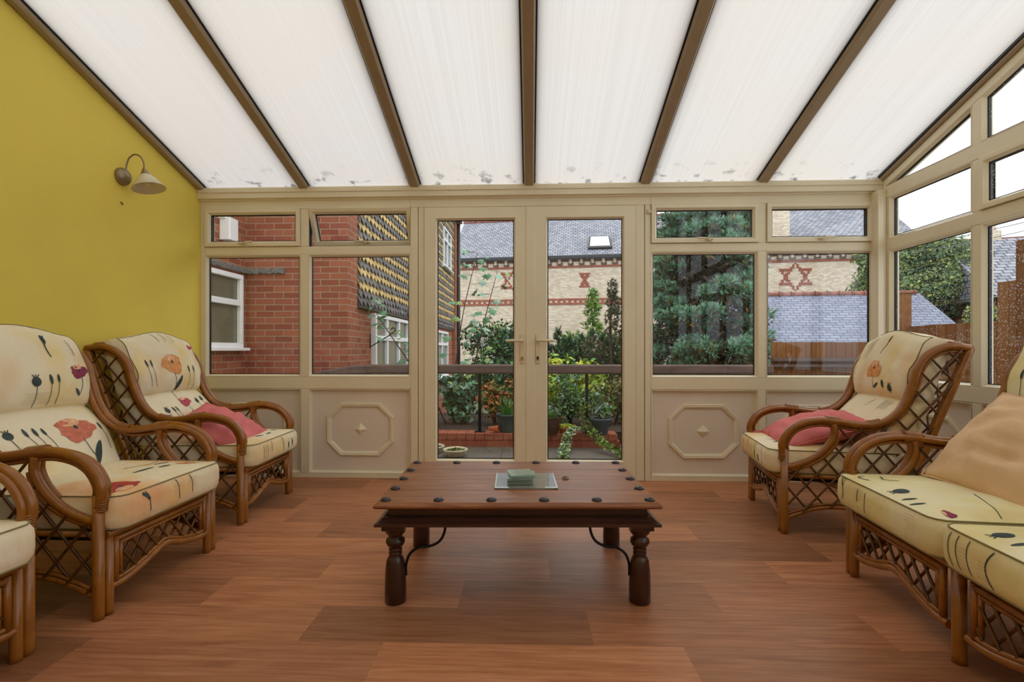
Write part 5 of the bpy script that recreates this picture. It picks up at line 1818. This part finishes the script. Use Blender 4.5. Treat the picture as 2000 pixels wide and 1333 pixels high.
shrub('laurel_shrub', 'dark laurel shrub below the hall wall, seen through the left French door', (-.60, 9.2, -.35), (.95, .6, .95), 4200, .055, ['l_hedge', 'l_mid', 'l_darkgreen', 'l_bluepale'], (4, 4, 3, 1), 31)
shrub('broadleaf_shrub', 'green broadleaf shrub with pale upper leaves behind the handrail', (-.40, 7.0, -.30), (.62, .4, .55), 1100, .075, ['l_mid', 'l_bluepale', 'l_hedge', 'l_rust'], (4, 2, 4, .5), 32, elong=1.3)
shrub('variegated_shrub', 'yellow variegated shrub peeping over the handrail', (.62, 6.9, -.1), (.52, .3, .42), 900, .055, ['l_lime', 'l_bright', 'l_mid'], (6, 2, 1), 33, h0=.62)
shrub('variegated_shrub', 'small yellow variegated sprig glowing under the handrail, left edge of the right door', (.30, 6.3, .0), (.16, .12, .20), 160, .04, ['l_lime', 'l_bright'], (4, 2), 34, h0=.42)
shrub('golden_shrub', 'dull gold shrub behind the handrail below the dusty yew', (1.45, 6.9, -.2), (.52, .3, .40), 900, .045, ['l_amber', 'l_olive', 'l_yew'], (3, 4, 2), 35, h0=.62)
shrub('sycamore_bush', 'pale green big-leaved bush low behind the planter, left French door', (-.88, 6.25, -.10), (.36, .26, .40), 420, .085, ['l_maple', 'l_bluepale', 'l_olive'], (5, 3, 2), 36, elong=1.05)
shrub('berry_bush', 'rust and orange leaved bush behind the black post of the railing', (-.42, 6.15, -.05), (.30, .22, .36), 620, .038, ['l_rust', 'l_rust2', 'l_olive', 'l_mid'], (4, 3, 4, 3), 37, elong=2.0)
shrub('green_bush', 'fine leaved green bush climbing through the railing, right French door', (.52, 6.1, -.05), (.34, .24, .42), 1500, .030, ['l_mid', 'l_bluepale', 'l_hedge', 'l_bright'], (4, 3, 3, 2), 38)
shrub('grey_green_bush', 'grey-green bush low between the two pots', (.22, 6.0, -.05), (.26, .2, .24), 700, .026, ['l_bluepale', 'l_olive', 'l_drybrown'], (3, 3, 1), 39)
shrub('undergrowth_bush', 'dark leafy bush under the handrail at the far right of the right door', (1.05, 6.2, -.05), (.30, .24, .34), 800, .036, ['l_olive', 'l_mid', 'l_drybrown'], (4, 3, 2), 40)
shrub('garden_bush', 'shadowy bush behind the handrail under the big conifer', (2.1, 6.4, -.3), (.75, .3, .42), 1500, .04, ['l_darkgreen', 'l_yew', 'l_olive'], (4, 4, 2), 41)
shrub('garden_bush', 'low green bush at the foot of the brick house window', (-1.7, 6.6, -.6), (.32, .35, .45), 700, .05, ['l_mid', 'l_olive'], (4, 2), 42)
shrub('hedge_bush', 'dense dark bush filling the gap behind the railing, centre of the garden', (.05, 7.6, -.6), (.9, .4, .75), 2400, .055, ['l_hedge', 'l_darkgreen', 'l_mid'], (4, 4, 2), 43)

# sycamore sapling: thin stems carrying lobed leaves
def lobed_leaf(m, p, t, nrm, s, mi):
    b = nrm.cross(t)
    pts = [(-.5, 0), (-.25, .28), (-.05, .55), (.08, .28), (.35, .42), (.32, .16), (.62, 0), (.32, -.16), (.35, -.42), (.08, -.28), (-.05, -.55), (-.25, -.28)]
    vs = [p + nrm * s * .06] + [p + t * a * s + b * c * s - nrm * s * .25 * abs(c) for a, c in pts]
    m.add(vs, [(0, 1 + k, 1 + (k + 1) % 12) for k in range(12)], mi)
t = plant('sycamore_sapling', 'tall thin sycamore sapling with lobed leaves in front of the brick house', 'tree', (-.98, 6.2, 0))
m = MB(); lf = MB(); rg = random.Random(77)
for (bx, by, tops) in (((0, 0, 0), 0, [(.0, 0, .45), (.03, .03, .9), (.14, .0, 1.55), (.30, 0, 2.2)]), ((.1, .1, 0), 0, [(.2, .1, .5), (.30, .12, 1.0), (.42, .1, 1.5), (.55, .1, 1.98)]),
                       ((-.1, .0, 0), 0, [(-.3, 0, .4), (-.65, 0, .9), (-.95, .1, 1.3), (-1.15, .1, 1.62)])):
    pts = catmull([bx] + tops, 6)
    m.tube(pts, [.013 - .010 * i / len(pts) for i in range(len(pts))], 6)
    for i in range(5, len(pts), 1):
        for _ in range(2):
            if rg.random() < .12: continue
            a = rg.uniform(0, 2 * PI)
            d = Vector((math.cos(a), math.sin(a) * .7, rg.uniform(-.2, .3))).normalized()
            p = pts[i] + d * rg.uniform(.06, .16)
            m.tube([pts[i], p], .0022, 4)
            nrm = Vector((rg.gauss(0, .5), -.5 + rg.gauss(0, .4), .9)).normalized()
            tt_ = (d - nrm * d.dot(nrm)).normalized()
            lobed_leaf(lf, p + tt_ * .03, tt_, nrm, rg.uniform(.08, .14), rg.choices([0, 1, 2], weights=(5, 3, 2))[0])
m.build('stems', ['bark'], t)
lf.build('leaves', ['l_maple', 'l_maple2', 'l_bluepale'], t, recalc=False, uv=False)

# broad trees beyond the right fence
def broad_tree(name, label, loc, h, rad, n, size, mats, w, seed, group='trees beyond the right fence'):
    t = plant(name, label, 'tree', loc, group)
    m = MB(); trunk(m, (0, 0, 0), (0, 0, h), .16, .05, 6, seed)
    rg = random.Random(seed)
    cs = []
    for k in range(22):
        d = Vector((rg.gauss(0, 1), rg.gauss(0, 1), rg.gauss(0, .8))).normalized() * rg.uniform(.45, .8)
        c = Vector((d.x * rad[0], d.y * rad[1], h + d.z * rad[2])); cs.append(c)
        m.tube([(0, 0, h * .5), tuple(c * .6 + Vector((0, 0, h * .2))), tuple(c)], [.04, .02, .008], 5)
    m.build('trunk', ['bark'], t)
    m = MB()
    for k, c in enumerate(cs):
        leaves(m, c, (rad[0] * .42, rad[1] * .42, rad[2] * .36), n // 22, size, w, seed * 13 + k, shell=.35)
    m.build('foliage', mats, t, recalc=False, uv=False)
G3 = ['l_tree', 'l_tree2', 'l_tree3']
broad_tree('broadleaf_tree', 'tall dense tree seen through the first window of the right glazed wall', (14.0, 18.0, -1.2), 4.75, (2.25, 1.7, 2.15), 36000, .075, G3, (5, 2, 4), 51)
broad_tree('broadleaf_tree', 'small yellow-green tree just left of the distant slate house', (9.72, 10.6, -1.2), 2.55, (.62, .6, .95), 7000, .05, G3, (3, 6, 2), 52)
broad_tree('broadleaf_tree', 'tree rising past the right end of the cream brick hall', (14.0, 19.9, -1.2), 4.2, (1.30, 1.2, 2.3), 16000, .08, G3, (5, 4, 2), 53)

# pots
b1 = pot('stone_bowl', 'cream stone bowl standing whole beside the planter wall', 'bowl', [(.055, 0), (.085, .006), (.098, .05), (.122, .058), (.126, .072), (.118, .076), (.102, .068), (.098, .060)], (-.765, 4.92, GZ + .0), 'stone_white')
b2 = pot('stone_bowl', 'cream stone bowl half hidden by the left door frame', 'bowl', [(.055, 0), (.085, .006), (.098, .05), (.122, .058), (.126, .072), (.118, .076), (.102, .068), (.098, .060)], (-1.03, 5.08, GZ + .0), 'stone_white')
for b, s in ((b1, 3), (b2, 4)):
    m = MB(); leaves(m, (0, 0, .068), (.07, .07, .012), 60, .016, (1, 1), s); m.build('moss', ['l_bright', 'l_olive'], b, recalc=False, uv=False)
PT = .034
p = pot('plant_pot', 'dark green pot with grassy plant on the planter wall, left of the door centre', 'pot', [(.085, 0), (.105, .10), (.118, .175), (.130, .18), (.130, .205), (.120, .205), (.115, .19)], (-.262, 5.5, PT), 'green_pot')
m = MB(); rg = random.Random(3)
for k in range(150):
    a = rg.uniform(0, 2 * PI); r = rg.uniform(0, .07); l = rg.uniform(.08, .2)
    b = Vector((math.cos(a) * r, math.sin(a) * r, .19)); e = b + Vector((math.cos(a) * l * .5, math.sin(a) * l * .5, l)); s = Vector((-math.sin(a), math.cos(a), 0)) * .003
    m.add([b - s, b + s, (b + e) / 2 + s + Vector((0, 0, .02)), (b + e) / 2 - s + Vector((0, 0, .02)), e], [(0, 1, 2, 3), (3, 2, 4)], rg.choice((0, 1)))
m.build('grass_blades', ['l_grassy', 'l_mid'], p, recalc=False, uv=False)
p = pot('plant_pot', 'ribbed dark blue pot with a bushy plant, behind the right French door', 'pot', [(.075, 0), (.085, .03), (.090, .035), (.093, .07), (.101, .075), (.104, .11), (.112, .115), (.117, .15), (.128, .155), (.130, .175), (.120, .175), (.115, .16)], (.775, 5.42, PT), 'blue_glaze')
m = MB(); leaves(m, (.03, 0, .26), (.13, .12, .10), 200, .03, (4, 3, 1), 61, elong=3.2, shell=.2); leaves(m, (-.02, 0, .42), (.10, .1, .14), 90, .032, (2, 4, 2), 62, elong=1.5, shell=.2)
for k in range(9):
    m.tube([(0, 0, .16), (rg.uniform(-.1, .1), rg.uniform(-.1, .1), rg.uniform(.3, .52))], .003, 4, mi=2)
m.build('foliage', ['l_bluepale', 'l_mid', 'l_olive'], p, recalc=False, uv=False)
p = pot('plant_pot', 'dark brown pot with a green tuft, just right of the right door handle stile', 'pot', [(.075, 0), (.095, .06), (.10, .13), (.09, .17), (.095, .18)], (.225, 5.40, GZ + .154), 'table_dark')
m = MB()
for k in range(120):
    a = rg.uniform(0, 2 * PI); r = rg.uniform(0, .06); l = rg.uniform(.05, .13)
    b = Vector((math.cos(a) * r, math.sin(a) * r, .17)); e = b + Vector((math.cos(a) * l * .5, math.sin(a) * l * .5, l)); s = Vector((-math.sin(a), math.cos(a), 0)) * .004
    m.add([b - s, b + s, e], [(0, 1, 2)], rg.choice((0, 1)))
m.build('grass_blades', ['l_grassy', 'l_mid'], p, recalc=False, uv=False)
m = MB(); TM = Matrix.Translation((-.40, 5.44, PT + .042)) @ Matrix.Rotation(PI / 2, 4, 'Y') @ Matrix.Rotation(.3, 4, 'X')
m.lathe([(.022, -.075), (.028, -.02), (.040, .03), (.042, .045), (.034, .045), (.026, .0)], n=18, M4=TM)
tag(m.build('terracotta_pot', ['terracotta']), 'small terracotta pot lying on its side on the planter wall', 'pot')
p = pot('plant_pot', 'shallow terracotta dish with yellow-green sedum on the planter wall', 'pot', [(.075, 0), (.095, .045), (.102, .05), (.10, .06), (.092, .055)], (.405, 5.48, PT), 'terracotta')
m = MB(); leaves(m, (0, 0, .07), (.09, .08, .03), 200, .016, (2, 1), 64); m.build('foliage', ['l_lime', 'l_bright'], p, recalc=False, uv=False)
t = plant('pink_flower', 'single bright pink flower on the planter wall under the railing', 'flower', (.545, 5.45, PT))
m = MB(); m.tube([(0, 0, 0), (0, 0, .05)], .003, 5); m.build('stem', ['l_mid'], t)
m = MB()
for k in range(14):
    a = k * 2.4; r = .012 + .018 * (k / 14)
    leaves(m, (math.cos(a) * r, math.sin(a) * r, .055), (.008, .008, .006), 3, .022, (1,), 70 + k)
m.build('petals', ['l_rose'], t, recalc=False, uv=False)
t = plant('white_flower', 'white flower cluster among the leaves in the left French door', 'flower', (-.65, 6.5, .30))
m = MB(); m.tube([(0, 0, -.3), (0, 0, .75)], .004, 5); m.build('stem', ['l_mid'], t)
m = MB()
for k in range(8): leaves(m, (.01 * math.sin(k), 0, .72 + k * .014), (.02, .02, .01), 6, .022, (1,), 90 + k)
m.build('petals', ['l_white'], t, recalc=False, uv=False)
# trailing ivies
def ivy(label, pts, width, n, mats, w, seed, size):
    t = plant('trailing_ivy', label, 'ivy', tuple(pts[0]))
    base = Vector(pts[0]); c = [q - base for q in catmull(pts, 8)]
    m = MB(); m.tube(c, .006, 5); m.build('stem', ['bark'], t)
    m = MB(); rg = random.Random(seed)
    for k in range(n):
        q = c[rg.randrange(len(c))]
        leaves(m, q + Vector((rg.uniform(-width, width), rg.uniform(-.05, .0), rg.uniform(-.01, .03))), (.02, .02, .015), 1, size, w, seed * 50 + k, up=.8, elong=1.2)
    m.build('leaves', mats, t, recalc=False, uv=False)
ivy('pale variegated ivy trailing from the planter onto the patio', [(.62, 5.46, .07), (.50, 5.40, .085), (.42, 5.30, .06), (.37, 5.18, -.04), (.34, 5.02, -.09), (.315, 4.85, -.10)], .05, 520, ['l_bluepale', 'l_bright', 'l_white'], (4, 4, 1), 81, .024)
ivy('green creeper spilling over the planter beside the blue pot', [(.60, 5.5, .34), (.62, 5.42, .15), (.68, 5.30, .05), (.76, 5.15, -.03), (.86, 5.0, -.06), (.93, 4.85, -.08)], .06, 620, ['l_mid', 'l_bright', 'l_olive'], (4, 3, 3), 82, .024)
# dry stalks and tufts along the foot of the planter
t = plant('dry_weeds', 'straggly dry weeds along the foot of the planter wall', 'weeds', (-.6, 5.3, GZ)); t['kind'] = 'stuff'
m = MB(); rg = random.Random(12)
for k in range(420):
    x = rg.uniform(-.6, .5) if rg.random() < .75 else rg.uniform(1.4, 1.75); y = rg.uniform(-.25, .06); l = rg.uniform(.03, .13)
    a = rg.uniform(0, 2 * PI)
    b = Vector((x, y, 0)); e = b + Vector((math.cos(a) * l, math.sin(a) * l * .6, l * .5)); s = Vector((.0015, 0, 0))
    m.add([b - s, b + s, e], [(0, 1, 2)], rg.choices((0, 1, 2), weights=(4, 2, 2))[0])
m.build('stalks', ['l_drybrown', 'l_olive', 'l_mid'], t, recalc=False, uv=False)
